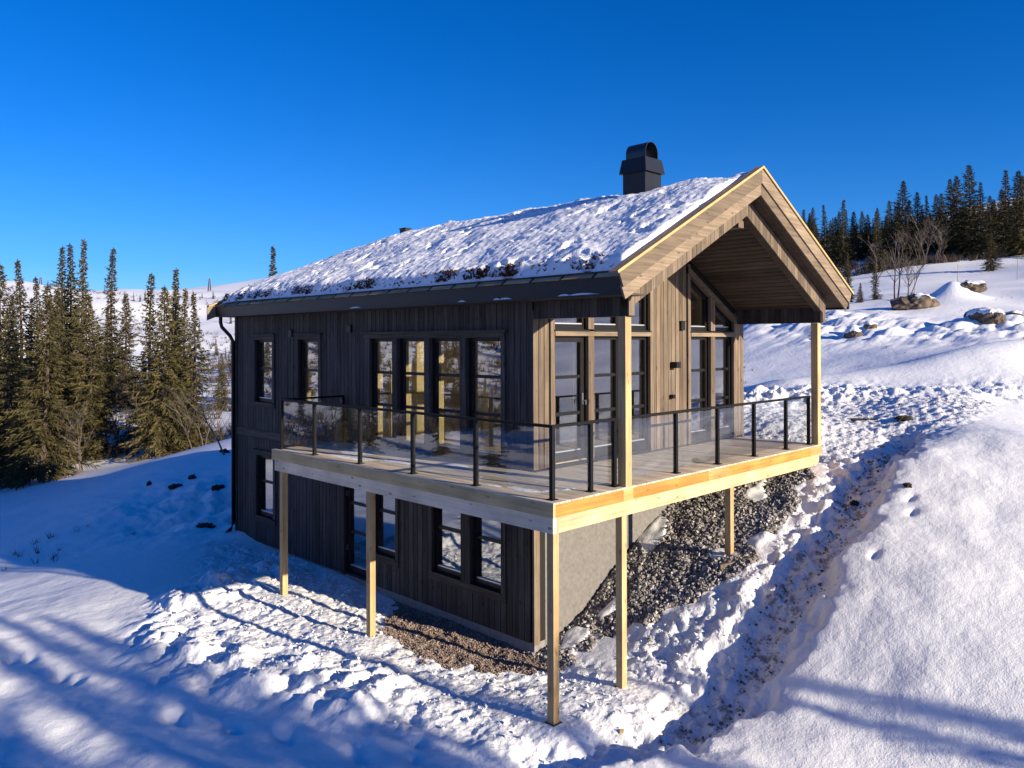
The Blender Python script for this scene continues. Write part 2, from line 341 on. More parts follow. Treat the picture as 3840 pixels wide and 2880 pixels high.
WALLW = wood('stained_cladding', (.092, .069, .050), (.215, .163, .115), 'Z', knots=.75, var=.33)
WALLY = wood('shaded_wood_along', (.036, .031, .028), (.100, .082, .066), 'Y', knots=.6)  # facade trim wood, the shade of that side darkened into its colour
WALLD = wood('shaded_cladding', (.018, .0185, .020), (.080, .072, .066), 'Z', knots=.8, var=.32)  # same stained wood as the gable, facade shade put into its colour
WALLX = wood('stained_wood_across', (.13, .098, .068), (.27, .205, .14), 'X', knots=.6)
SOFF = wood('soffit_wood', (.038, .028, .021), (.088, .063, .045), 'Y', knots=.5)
DECKW = wood('deck_wood', (.46, .37, .27), (.70, .59, .46), 'Y', knots=.3, var=.18)
PINE = wood('raw_pine_upright', (.40, .26, .12), (.60, .43, .22), 'Z', knots=.55, var=.10)
PINEX = wood('raw_pine_beam_across', (.52, .38, .20), (.70, .55, .33), 'X', knots=.6, var=.06)
PINEY = wood('raw_pine_beam_along', (.74, .58, .40), (.88, .74, .56), 'Y', knots=.9, var=.06)  # warm light bounced off the snow is put into the side beam's colour
OILX = wood('oiled_fascia_across', (.36, .17, .035), (.55, .30, .075), 'X', knots=.5, var=.10)
OILY = wood('snow_lit_fascia_along', (.46, .33, .155), (.62, .46, .24), 'Y', knots=.5, var=.10)  # side fascia, colour warmed to stand in for snow bounce
YELLOW = plain('fresh_sawn_edge', (.52, .36, .14), .6, noise=.15, scale=6)
CAPW = wood('barge_cap_wood', (.22, .15, .09), (.36, .26, .16), 'X', knots=.4)
EAVEW = wood('eave_board_wood', (.38, .265, .145), (.58, .425, .25), 'Y', knots=.4)
INT = wood('interior_pine', (.60, .45, .20), (.76, .60, .31), 'Z', knots=.2, var=.05, bump=.05)
INTF = wood('interior_floor', (.38, .26, .12), (.52, .38, .20), 'Y', knots=.2, var=.05, bump=.05)
DARK = plain('wall_core', (.012, .010, .009), .9)
BLACK = plain('black_frame', (.009, .009, .010), .42, noise=.2, scale=5, spec=.3)
METAL = plain('dark_metal', (.010, .012, .016), .42, metal=.0, noise=.15, scale=4, spec=.35)
RAILM = plain('rail_metal', (.006, .0065, .008), .5, spec=.18)
SILLM = plain('sill_metal', (.62, .64, .68), .35, metal=.6)
STEEL = plain('steel', (.55, .55, .56), .3, metal=1)
CONC = plain('concrete_render', (.185, .176, .168), .9, noise=.16, scale=14, bump=.3, spec=.2)
PLINTH = plain('plinth_concrete', (.24, .235, .23), .9, noise=.18, scale=9, spec=.2)
WGLASS = glass('window_glass', .12, .48, (.88, .90, .90))
RGLASS = glass('rail_glass', .03, .24, (.93, .945, .95))
TURF = plain('turf_heather', (.075, .036, .020), .95, noise=.6, scale=30)
BARK = plain('spruce_bark', (.085, .062, .045), .95, noise=.4, scale=14)
BIRCH = plain('birch_bark', (.11, .088, .070), .9, noise=.35, scale=20)
ROCK = plain('rock', (.13, .10, .075), .9, noise=.55, scale=3.2, bump=.6, spec=.2)
CLOD = plain('dark_peat', (.030, .024, .020), .95, noise=.4, scale=12)
def needles(name, a, b_):
    m, nt, b, out = new_mat(name); L = nt.links.new
    geo = N(nt, 'ShaderNodeTexCoord'); n = N(nt, 'ShaderNodeTexNoise'); n.inputs['Scale'].default_value = 1.6; n.inputs['Detail'].default_value = 4; L(geo.outputs['Object'], n.inputs['Vector'])
    n3 = N(nt, 'ShaderNodeTexNoise'); n3.inputs['Scale'].default_value = 22; L(geo.outputs['Object'], n3.inputs['Vector'])
    c = ramp(nt, n.outputs[0], [(.32, a), (.68, b_)]); v = ramp(nt, n3.outputs[0], [(.35, .65), (.65, 1.25)])
    c = mixc(nt, 1, c, v, 'MULTIPLY')
    oi = N(nt, 'ShaderNodeObjectInfo'); mr = N(nt, 'ShaderNodeMapRange'); mr.inputs[3].default_value = .75; mr.inputs[4].default_value = 1.3; L(oi.outputs['Random'], mr.inputs[0])
    cb = N(nt, 'ShaderNodeCombineColor'); [L(mr.outputs[0], cb.inputs[i]) for i in range(3)]
    c = mixc(nt, 1, c, cb.outputs[0], 'MULTIPLY')
    L(c, b.inputs['Base Color']); b.inputs['Roughness'].default_value = .75; b.inputs['Specular IOR Level'].default_value = .15
    return m
NEED_OLIVE = needles('needles_olive', (.045, .042, .017), (.112, .092, .034))
NEED_DARK = needles('needles_dark', (.034, .034, .017), (.085, .074, .030))
def snow_mat(name, ground_=True):
    m, nt, b, out = new_mat(name); L = nt.links.new
    tc = N(nt, 'ShaderNodeTexCoord')
    n1 = N(nt, 'ShaderNodeTexNoise'); n1.inputs['Scale'].default_value = 7 if ground_ else 9; n1.inputs['Detail'].default_value = 6; n1.inputs['Roughness'].default_value = .6; L(tc.outputs['Object'], n1.inputs['Vector'])
    nb = N(nt, 'ShaderNodeTexNoise'); nb.inputs['Scale'].default_value = 45; nb.inputs['Detail'].default_value = 3; L(tc.outputs['Object'], nb.inputs['Vector'])
    base = ramp(nt, n1.outputs[0], [(.3, (.80, .815, .84)), (.7, (.87, .88, .895))])
    if ground_:
        ag = N(nt, 'ShaderNodeAttribute', attribute_name='gravel'); ad = N(nt, 'ShaderNodeAttribute', attribute_name='dirt')
        vo = N(nt, 'ShaderNodeTexVoronoi'); vo.inputs['Scale'].default_value = 26; L(tc.outputs['Object'], vo.inputs['Vector'])
        gc = ramp(nt, vo.outputs['Color'], [(.2, (.05, .043, .038)), (.55, (.15, .125, .11)), (.9, (.28, .235, .21))])
        nd = N(nt, 'ShaderNodeTexNoise'); nd.inputs['Scale'].default_value = 5.5; nd.inputs['Detail'].default_value = 9; nd.inputs['Roughness'].default_value = .75; L(tc.outputs['Object'], nd.inputs['Vector'])
        th = N(nt, 'ShaderNodeMath', operation='ADD'); L(nd.outputs[0], th.inputs[0]); ma = N(nt, 'ShaderNodeMath', operation='MULTIPLY'); L(ad.outputs['Fac'], ma.inputs[0]); ma.inputs[1].default_value = .34; L(ma.outputs[0], th.inputs[1])
        df = ramp(nt, th.outputs[0], [(.70, 0.), (.80, .85)])
        base = mixc(nt, df, base, (.15, .12, .10))
        tint = N(nt, 'ShaderNodeMath', operation='MULTIPLY'); L(ad.outputs['Fac'], tint.inputs[0]); tint.inputs[1].default_value = .30
        base = mixc(nt, tint.outputs[0], base, (.60, .51, .44))
        gf = N(nt, 'ShaderNodeMath', operation='MULTIPLY_ADD'); L(ag.outputs['Fac'], gf.inputs[0]); gf.inputs[1].default_value = 1.6; 
        gn = N(nt, 'ShaderNodeMath', operation='MULTIPLY_ADD'); L(nd.outputs[0], gn.inputs[0]); gn.inputs[1].default_value = 1.2; gn.inputs[2].default_value = -.9; L(gn.outputs[0], gf.inputs[2])
        gff = ramp(nt, gf.outputs[0], [(.35, 0.), (.5, 1.)])
        base = mixc(nt, gff, base, gc)
    L(base, b.inputs['Base Color']); b.inputs['Roughness'].default_value = .55; b.inputs['Specular IOR Level'].default_value = .25
    mm = N(nt, 'ShaderNodeMath', operation='MULTIPLY_ADD'); L(nb.outputs[0], mm.inputs[0]); mm.inputs[1].default_value = .30; L(n1.outputs[0], mm.inputs[2])
    bp = N(nt, 'ShaderNodeBump'); bp.inputs['Strength'].default_value = .55; bp.inputs['Distance'].default_value = .035; L(mm.outputs[0], bp.inputs['Height']); L(bp.outputs[0], b.inputs['Normal'])
    if ground_:      # crisper broken crust where the snow has been trodden or thrown
        ar = N(nt, 'ShaderNodeAttribute', attribute_name='rough')
        nr = N(nt, 'ShaderNodeTexNoise'); nr.inputs['Scale'].default_value = 11; nr.inputs['Detail'].default_value = 8; nr.inputs['Roughness'].default_value = .68; L(tc.outputs['Object'], nr.inputs['Vector'])
        vr = N(nt, 'ShaderNodeTexVoronoi'); vr.inputs['Scale'].default_value = 13; L(tc.outputs['Object'], vr.inputs['Vector'])
        hr = N(nt, 'ShaderNodeMath', operation='MULTIPLY_ADD'); L(vr.outputs['Distance'], hr.inputs[0]); hr.inputs[1].default_value = .7; L(nr.outputs[0], hr.inputs[2])
        hm = N(nt, 'ShaderNodeMath', operation='MULTIPLY'); L(hr.outputs[0], hm.inputs[0]); L(ar.outputs['Fac'], hm.inputs[1])
        b2 = N(nt, 'ShaderNodeBump'); b2.inputs['Strength'].default_value = .5; b2.inputs['Distance'].default_value = .055; L(hm.outputs[0], b2.inputs['Height']); L(bp.outputs[0], b2.inputs['Normal']); L(b2.outputs[0], b.inputs['Normal'])
    return m
SNOW = snow_mat('snow_ground'); RSNOW = snow_mat('snow_clean', False)
def stone_mat(name, tint):
    m, nt, b, out = new_mat(name); L = nt.links.new
    at = N(nt, 'ShaderNodeAttribute', attribute_name='tone')
    c = ramp(nt, at.outputs['Fac'], [(0., tuple(.075 * c for c in tint)), (.4, tuple(.19 * c for c in tint)), (.75, tuple(.35 * c for c in tint)), (1., tuple(.56 * c for c in tint))])
    L(c, b.inputs['Base Color']); b.inputs['Roughness'].default_value = .9; b.inputs['Specular IOR Level'].default_value = .2
    return m
STONE = stone_mat('gravel_stone', (1.2, 1.12, 1.06)); STONE2 = stone_mat('reddish_gravel', (1.05, .80, .68))

# ------------------------------------------------------------------ ground mesh
def axis_lines(a, b, step, gl, gr, lim):
    mid = list(np.arange(a, b + 1e-6, step)); s = step; p = mid[-1]; r = []
    while p < lim: s = min(s * gr, 22); p += s; r.append(p)
    s = step; p = mid[0]; l = []
    while p > -lim: s = min(s * gl, 22); p -= s; l.append(p)
    return np.array(l[::-1] + mid + r)
gx = axis_lines(-5, 14, .042, 1.06, 1.02, 620); gy = axis_lines(-6, 12, .042, 1.06, 1.025, 620)
GX, GY = np.meshgrid(gx, gy)
GZ, GG, GD = terrain(GX.ravel(), GY.ravel()); GR_ = ROUGH
nx, ny = len(gx), len(gy)
me = bpy.data.meshes.new('snow')
me.vertices.add(nx * ny); me.vertices.foreach_set('co', np.stack([GX.ravel(), GY.ravel(), GZ], 1).ravel().astype(np.float32))
ii = (np.arange(ny - 1)[:, None] * nx + np.arange(nx - 1)[None]).ravel()
quads = np.stack([ii, ii + 1, ii + nx + 1, ii + nx], 1).ravel().astype(np.int32); nq = len(ii)
me.loops.add(nq * 4); me.loops.foreach_set('vertex_index', quads)
me.polygons.add(nq); me.polygons.foreach_set('loop_start', np.arange(0, nq * 4, 4, dtype=np.int32)); me.polygons.foreach_set('loop_total', np.full(nq, 4, np.int32))
me.polygons.foreach_set('use_smooth', np.ones(nq, bool))
for nm, arr in (('gravel', GG), ('dirt', GD), ('rough', GR_)):
    a = me.attributes.new(nm, 'FLOAT', 'POINT'); a.data.foreach_set('value', arr.astype(np.float32))
me.materials.append(SNOW); me.update(); me.validate()
snow = bpy.data.objects.new('snow', me); COL.objects.link(snow); snow['kind'] = 'structure'

# ================================================================== the cabin
WX, WY, WX2, WY2 = 1.64, 1.90, 8.54, 12.50
RX, RZ, SL, SR = 5.07, 5.127, .500, .522
def sl(x, z, n=0): return z - (SL * (RX - x) if x < RX else SR * (x - RX))
cabin = thing('cabin', 'dark stained wooden cabin with snow covered turf roof and black chimney on a snowy slope', 'cabin', (5.07, 7.2, -2.96))
def mapper(plane):
    if plane == 'X': return lambda u, w, z: (WX + w, u, z)
    return lambda u, w, z: (u, WY + w, z)
def strips(u0, u1, zb, zt, ops, brk=()):
    us = sorted(set([u0, u1] + [b for b in brk if u0 < b < u1] + [e for o in ops for e in (o[0], o[1]) if u0 < e < u1]))
    out = []
    for a, b in zip(us[:-1], us[1:]):
        if b - a < .012: continue
        mid = (a + b) / 2; segs = [(zb(a), zb(b), None)]
        cur = (zb(a), zb(b))
        for o in sorted([o for o in ops if o[0] <= mid <= o[1]], key=lambda o: o[2]):
            if o[2] - cur[0] > .01: out.append((a, b, cur[0], cur[1], o[2], o[2]))
            cur = (o[3](a), o[3](b))
        if zt(a) - cur[0] > .01 or zt(b) - cur[1] > .01: out.append((a, b, cur[0], cur[1], zt(a), zt(b)))
    return out
def trap(mb, mp, s, w0, w1, g=0.0):
    a, b, p, q, r, t = s
    mb.prism([(a + g, p), (b - g, q), (b - g, t), (a + g, r)], lambda c: mp(c[0], w0, c[1]), lambda c: mp(c[0], w1, c[1]))
def const(v): return lambda u: v
C_ = .10
LWIN = [(10.54, 11.42, .66, 2.185), (8.45, 9.32, .66, 2.185)] + [(2.64, 3.508, .10, 2.19), (3.667, 4.524, .10, 2.19), (4.687, 5.527, .10, 2.19), (5.692, 6.482, .10, 2.19)]
LLOW = [(10.50, 11.35, -2.13, -.66), (6.55, 7.43, -2.72, -.62), (5.62, 6.38, -2.13, -.62), (3.66, 4.49, -2.13, -.62), (2.647, 3.41, -2.13, -.62)]
def gtop(u): return (4.27 - (SL * (RX - u) if u < RX else SR * (u - RX))) - .17
GLOW = [(2.135, 3.007, .08, 2.214), (3.168, 3.976, .08, 2.214), (4.13, 4.88, .08, 2.214), (6.308, 7.077, .08, 2.214), (7.252, 8.046, .08, 2.214)]
GUP = [(a, b, 2.335) for a, b, _, _ in GLOW]

opsL = [(a, b, c, const(d)) for a, b, c, d in LWIN + LLOW]
opsG = [(a, b, c, const(d)) for a, b, c, d in GLOW] + [(a, b, c, gtop) for a, b, c in GUP]
mX, mY = mapper('X'), mapper('Y')
# structural walls (dark core) and the pine lining inside
core = MB()
for s in strips(WY, WY2, const(-2.80), const(2.86), opsL): trap(core, mX, s, .032, .27)
for s in strips(WX + .27, WX2, const(-.25), lambda u: 4.72 - (SL * (RX - u) if u < RX else SR * (u - RX)), opsG, (RX,)): trap(core, mY, s, .032, .27)
core.box(WX2 - .27, WY + .271, -3.3, WX2, WY2, 2.86); core.box(WX + .27, WY2 - .27, -3.3, WX2 - .27, WY2, 2.86)
core.prism([(WX + .02, 2.86), (WX2, 2.86), (RX, 4.72)], lambda p: (p[0], WY2 - .27, p[1]), lambda p: (p[0], WY2, p[1]))
core.build('wall', DARK, cabin)
lin = MB()
for s in strips(WY + .30, WY2 - .3, const(0.0), const(2.86), opsL): trap(lin, mX, s, .272, .29)
for s in strips(WX + .30, WX2 - .3, const(0.0), lambda u: 4.70 - (SL * (RX - u) if u < RX else SR * (u - RX)), opsG, (RX,)): trap(lin, mY, s, .272, .29)
lin.box(WX2 - .31, WY + .3, 0, WX2 - .272, WY2 - .3, 2.86); lin.box(WX + .3, WY2 - .31, 0, WX2 - .31, WY2 - .272, 2.9)
lin.box(WX + .9, 7.0, 0.03, 5.6, 7.1, 3.0)
lin.box(2.62, 4.0, .03, 2.78, 4.16, 2.9); lin.box(6.2, 5.6, .03, 6.3, 7.0, 3.3); lin.box(4.4, 3.4, .03, 4.52, 3.52, 3.9)
lin.build('interior_lining', INT, cabin)
MB().box(WX + .29, WY + .29, -.20, WX2 - .29, WY2 - .29, .02).build('interior_floor', INTF, cabin)
MB().box(WX + .29, WY + .29, -2.9, WX2 - .29, WY2 - .29, -2.72).box(WX + 3.2, WY + .3, -2.72, WX + 3.3, WY2 - .3, -.2).box(WX + .3, 8.0, -2.72, WX + 3.2, 8.1, -.2).box(WX + .3, 5.2, -2.72, WX + 3.2, 5.3, -.2).build('basement_lining', plain('basement_paint', (.16, .15, .14), .9), cabin)
# foundation
fm = MB(); fm.box(WX + .045, WY + .021, -3.3, WX2, WY + .27, -.215); fm.build('foundation_wall', CONC, cabin)
for a, b in ((WY + .02, 3.08), (3.084, 4.244), (4.248, 5.381), (5.385, 8.6), (8.604, WY2)):
    MB().box(WX + .028, a, -3.3, WX + .268, b, -2.815).build('plinth_block', PLINTH, cabin)
# ------------------------------------------------------------------ cladding boards, one by one
def boards(plane, u0, u1, zb, zt, ops, pitch=.141, mat=WALLD, brk=(), th=.0, name='cladding_board'):
    mp = mapper(plane); n = max(1, round((u1 - u0) / pitch)); p = (u1 - u0) / n
    for i in range(n):
        a = u0 + i * p; b = a + p - .012
        dj = random.uniform(-.003, .003)
        for s in strips(a, b, zb, zt, ops, brk):
            mb = MB(); trap(mb, mp, s, dj, .026); mb.build(name, mat, cabin)
ex = lambda o, e: [(a - e, b + e, c - e, (lambda f: (lambda u: f(u) + e))(d)) for a, b, c, d in o]
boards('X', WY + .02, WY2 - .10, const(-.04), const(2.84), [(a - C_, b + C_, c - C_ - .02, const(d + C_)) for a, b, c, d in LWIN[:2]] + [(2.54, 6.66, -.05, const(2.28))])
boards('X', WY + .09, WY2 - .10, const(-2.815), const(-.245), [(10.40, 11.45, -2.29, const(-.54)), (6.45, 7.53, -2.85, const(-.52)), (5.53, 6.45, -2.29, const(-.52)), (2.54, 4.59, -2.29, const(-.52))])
gb = lambda u: 4.34 - (SL * (RX - u) if u < RX else SR * (u - RX))
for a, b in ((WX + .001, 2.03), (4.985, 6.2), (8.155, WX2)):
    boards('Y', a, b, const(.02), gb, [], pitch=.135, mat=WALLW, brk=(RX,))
MB().box(WX - .012, 7.53, -.235, WX + .028, WY2 - .1, -.045).build('band_board', WALLY, cabin)
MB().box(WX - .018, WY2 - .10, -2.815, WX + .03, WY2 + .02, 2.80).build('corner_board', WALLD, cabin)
MB().box(WX - .016, WY - .02, -2.83, WX + .12, WY + .018, -.43).build('corner_board', WALLW, cabin)
MB().box(WX + .121, WY - .006, .02, WX + .128, WY + .0, 2.4).build('corner_joint', DARK, cabin)

# ------------------------------------------------------------------ windows
def inset(poly, ds):
    n = len(poly); out = []
    c = (sum(p[0] for p in poly) / n, sum(p[1] for p in poly) / n)
    lines = []
    for i in range(n):
        a, b = poly[i], poly[(i + 1) % n]; dx, dz = b[0] - a[0], b[1] - a[1]; L = math.hypot(dx, dz)
        nx_, nz_ = -dz / L, dx / L
        if (c[0] - a[0]) * nx_ + (c[1] - a[1]) * nz_ < 0: nx_, nz_ = -nx_, -nz_
        lines.append((a[0] + nx_ * ds[i], a[1] + nz_ * ds[i], dx, dz))
    for i in range(n):
        x1, z1, dx1, dz1 = lines[i - 1]; x2, z2, dx2, dz2 = lines[i]
        det = dx1 * dz2 - dz1 * dx2; t = ((x2 - x1) * dz2 - (z2 - z1) * dx2) / det
        out.append((x1 + dx1 * t, z1 + dz1 * t))
    return out
def window(plane, poly, bars=(), name='window', fw=.062, bot=.085, lining=True, wf=.060, label=None):
    """poly: (u,z) corner points from the lower left, counter clockwise; the frame is the part, pane, bars, sill its sub-parts"""
    mp = mapper(plane); n = len(poly)
    inn = inset(poly, [bot] + [fw] * (n - 1))
    mb = MB()
    for i in range(n):
        j = (i + 1) % n
        mb.prism([poly[i], poly[j], inn[j], inn[i]], lambda c: mp(c[0], wf, c[1]), lambda c: mp(c[0], wf + .075, c[1]))
    win = mb.build(name, BLACK, cabin, label=label); fixnormals(win)
    g = MB(); g.prism(inset(inn, [-.006] * n), lambda c: mp(c[0], wf + .040, c[1]), lambda c: mp(c[0], wf + .046, c[1])); o = g.build('pane', WGLASS, win); fixnormals(o)
    us = [p[0] for p in inn]
    for z in bars:
        MB().prism([(min(us), z - .028), (max(us), z - .028), (max(us), z + .028), (min(us), z + .028)], lambda c: mp(c[0], wf + .012, c[1]), lambda c: mp(c[0], wf + .07, c[1])).build('glazing_bar', BLACK, win)
    u0, u1 = min(p[0] for p in poly), max(p[0] for p in poly); z0 = poly[0][1]
    MB().prism([(u0 + fw, z0 + bot), (u1 - fw, z0 + bot), (u1 - fw, z0 + bot + .022), (u0 + fw, z0 + bot + .022)], lambda c: mp(c[0], wf + .006, c[1]), lambda c: mp(c[0], wf + .034, c[1])).build('glazing_bead', SILLM, win)
    MB().prism([(u0 - .02, z0 - .03), (u1 + .02, z0 - .03), (u1 + .02, z0 - .002), (u0 - .02, z0 - .002)], lambda c: mp(c[0], -.045, c[1] - .012), lambda c: mp(c[0], wf + .02, c[1])).build('sill', METAL, win)
    if lining:
        lm = MB(); i2 = inset(poly, [.018] * n)
        for i in range(n):
            j = (i + 1) % n
            lm.prism([poly[i], poly[j], i2[j], i2[i]], lambda c: mp(c[0], wf + .078, c[1]), lambda c: mp(c[0], .292, c[1]))
        o = lm.build('reveal', INT, win); fixnormals(o)
    return win
def rectp(a, b, c, d): return [(a, c), (b, c), (b, d), (a, d)]
def case(plane, a, b, c, d, mat, w0=-.030, w1=.028, name='casing_board'):
    mp = mapper(plane); mb = MB(); mb.prism(rectp(a, b, c, d), lambda p: mp(p[0], w0, p[1]), lambda p: mp(p[0], w1, p[1])); o = mb.build(name, mat, cabin); fixnormals(o); return o
for a, b, c, d in LWIN[:2]:
    window('X', rectp(a, b, c, d), (1.485,), lining=True)
    case('X', a - C_, a, c - .02, d, WALLD); case('X', b, b + C_, c - .02, d, WALLD)
    case('X', a - C_, b + C_, d + .002, d + C_, WALLY, -.033); case('X', a - C_ - .05, b + C_ + .05, d + C_ + .002, d + C_ + .035, WALLY, -.075)
    case('X', a - C_, b + C_, c - C_ - .02, c - .032, WALLY, -.026)
for a, b, c, d in LWIN[2:]: window('X', rectp(a, b, c, d), (1.51, .855))
for a, b in ((2.54, 2.638), (3.510, 3.665), (4.526, 4.685), (5.529, 5.690), (6.484, 6.66)): case('X', a, b, .03, 2.19, WALLD, -.03 if b - a < .12 or a > 6 else -.045, .06)
case('X', 2.54, 6.66, 2.192, 2.285, WALLY, -.050); case('X', 2.48, 6.73, 2.287, 2.322, WALLY, -.09)
a, b, c, d = LLOW[0]
window('X', rectp(a, b, c, d), (-1.30,), lining=False); case('X', a - C_, a, c, d, WALLD); case('X', b, b + C_, c, d, WALLD)
case('X', a - C_, b + C_, d + .002, d + .10, WALLY, -.033); case('X', a - .15, b + .15, d + .102, d + .135, WALLY, -.07); case('X', a - C_, b + C_, c - .16, c - .032, WALLY, -.026)
a, b, c, d = LLOW[1]
door = window('X', rectp(a, b, c, d), (-1.28, -1.89), name='door', fw=.11, bot=.11, lining=False)
MB().box(WX + .02, 6.62, -1.80, WX + .05, 6.65, -1.60).build('handle', STEEL, door)
for z in (-2.30, -1.15): MB().box(WX + .03, 7.405, z, WX + .062, 7.425, z + .11).build('hinge', STEEL, door)
case('X', 7.432, 7.53, -2.815, -.62, WALLD); case('X', 6.382, 6.548, -2.815, -.62, WALLD, -.036); case('X', 5.53, 7.53, -.618, -.52, WALLY, -.04)
a, b, c, d = LLOW[2]
window('X', rectp(a, b, c, d), (-1.285,), lining=False); case('X', 5.53, 5.618, -2.16, -.62, WALLD); case('X', 5.53, 6.38, -2.29, -2.163, WALLY, -.026)
for a, b, c, d in LLOW[3:]: window('X', rectp(a, b, c, d), (-1.32,), lining=False)
case('X', 4.492, 4.59, -2.16, -.62, WALLD); case('X', 3.412, 3.658, -2.16, -.62, WALLD, -.045); case('X', 2.54, 2.645, -2.16, -.62, WALLD)
case('X', 2.54, 4.59, -.618, -.52, WALLY, -.05); case('X', 2.54, 4.59, -2.29, -2.163, WALLY, -.026)
# gable
for i, (a, b, c, d) in enumerate(GLOW):
    if i == 0:
        door = window('Y', rectp(a, b, c, d), (1.51, .88), name='door', fw=.105, bot=.15, label='glazed terrace door with steel lever handle')
        MB().box(2.915, WY + .03, 1.02, 2.945, WY + .058, 1.22).box(2.93, WY - .02, 1.08, 2.945, WY + .03, 1.10).box(2.93, WY - .035, 1.02, 2.945, WY - .02, 1.10).build('handle', STEEL, door)
        MB().box(2.16, WY - .02, .055, 2.97, WY + .05, .078).build('threshold', PINEX, door)
    else: window('Y', rectp(a, b, c, d), (1.51, .88), bot=.15)
for a, b, c in GUP: window('Y', [(a, c), (b, c), (b, gtop(b)), (a, gtop(a))], ())
for a, b in ((2.03, 2.133), (4.882, 4.98), (6.205, 6.306), (8.048, 8.15)): case('Y', a, b, .02, gb(a) if a < RX else gb(b), WALLW, -.032)
for (a, b) in ((3.009, 3.166), (3.978, 4.128), (7.079, 7.25)):
    case('Y', a, b, .03, 2.212, WALLW, -.036, .06); case('Y', a, b, 2.337, gb(a) - .16 if a < RX else gb(b) - .16, WALLW, -.036, .06)
for a, b in ((2.135, 4.88), (6.308, 8.046)):
    case('Y', a, b, 2.216, 2.300, WALLX, -.045, .06)
for a, b in ((2.03, 4.98), (6.205, 8.15)):
    mb = MB(); mb.prism([(a, gtop(a) + .002), (b, gtop(b) + .002), (b, gtop(b) + .135), (a, gtop(a) + .135)], lambda p: (p[0], WY - .052, p[1]), lambda p: (p[0], WY + .03, p[1])); fixnormals(mb.build('casing_board', WALLX, cabin))
# fittings
lamp = MB().box(5.60, WY - .15, 1.59, 5.75, WY - .002, 1.71).build('wall_lamp', BLACK, cabin)
MB().box(5.56, WY - .09, .985, 5.65, WY - .002, 1.062).build('outlet_box', BLACK, cabin)
MB().box(5.93, WY - .055, 2.34, 6.06, WY - .002, 2.52).box(5.92, WY - .07, 2.515, 6.07, WY - .002, 2.53).build('wall_vent', METAL, cabin)
for y, z in ((9.66, 2.25), (7.21, 2.33)):
    MB().box(WX - .05, y - .075, z, WX - .004, y + .075, z + .14).box(WX - .075, y - .085, z + .14, WX - .004, y + .085, z + .152).build('wall_vent', METAL, cabin)

# ------------------------------------------------------------------ roof
YF, YB = -.349, 12.66
rf = MB(); rf.prism([(1.216, sl(1.216, 5.05)), (1.216, 2.805), (RX, 4.80), (8.93, 2.80), (8.93, sl(8.93, 5.05)), (RX, 5.05)], lambda p: (p[0], -.29, p[1]), lambda p: (p[0], 8.6, p[1]))
rf.prism([(1.216, sl(1.216, 5.05)), (1.216, 2.805), (RX, 4.60), (8.93, 2.80), (8.93, sl(8.93, 5.05)), (RX, 5.05)], lambda p: (p[0], 8.6, p[1]), lambda p: (p[0], 12.60, p[1] if p[0] != RX else p[1] - .28))
fixnormals(rf.build('roof', SOFF, cabin))
nL = Vector((.447, -.894)); nR = Vector((-.463, -.886))
def rake(side, d0, d1, y0, y1, xe, mat, name, ext=0.0):
    nrm = nL if side < 0 else nR; k = 1.118 if side < 0 else 1.128
    E = (xe, sl(xe, RZ))
    poly = [(RX, RZ - d0 * k), (E[0] + nrm.x * d0, E[1] + nrm.y * d0), (E[0] + nrm.x * d1, E[1] + nrm.y * d1), (RX, RZ - d1 * k)]
    mb = MB(); mb.prism(poly, lambda p: (p[0], y0, p[1]), lambda p: (p[0], y1, p[1]))
    o = mb.build(name, mat, cabin); fixnormals(o); return o
def slope_mat(name, ang, dk, lt):
    return wood(name, dk, lt, 'X', knots=.55)
BARG = WALLX
def farb(side, xe):
    # the far rake sits lower, sunk behind the snow
    for (t0, t1, ya, yb, m_, nm) in ((-.02, -.36, YB - .028, YB, BARG, 'bargeboard'), (.012, -.016, YB - .13, YB + .012, YELLOW, 'barge_cap')):
        zA = 4.72; zE = sl(xe, RZ) - .03; e = xe + side * .02
        mb = MB(); mb.prism([(RX, zA + t0), (e, zE + t0), (e, zE + t1), (RX, zA + t1)], lambda p: (p[0], ya, p[1]), lambda p: (p[0], yb, p[1])); fixnormals(mb.build(nm, m_, cabin))
for side, xe in ((-1, .97), (1, 8.93)):
    rake(side, .0, .235, YF, YF + .028, xe, BARG, 'bargeboard'); rake(side, .215, .415, YF + .030, YF + .058, xe + (.0 if side < 0 else -.02), BARG, 'bargeboard')
    rake(side, -.030, -.004, YF - .012, YF + .13, xe - side * -.05, CAPW, 'barge_cap'); rake(side, -.034, .004, YF - .030, YF - .013, xe - side * -.05, YELLOW, 'barge_cap_edge')
    farb(side, xe)
    # overhang soffit, boards laid along the rake
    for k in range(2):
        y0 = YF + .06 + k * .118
        rake(side, .398, .415, y0, y0 + .112, xe + (.35 if side < 0 else -.3), SOFF, 'soffit_board')
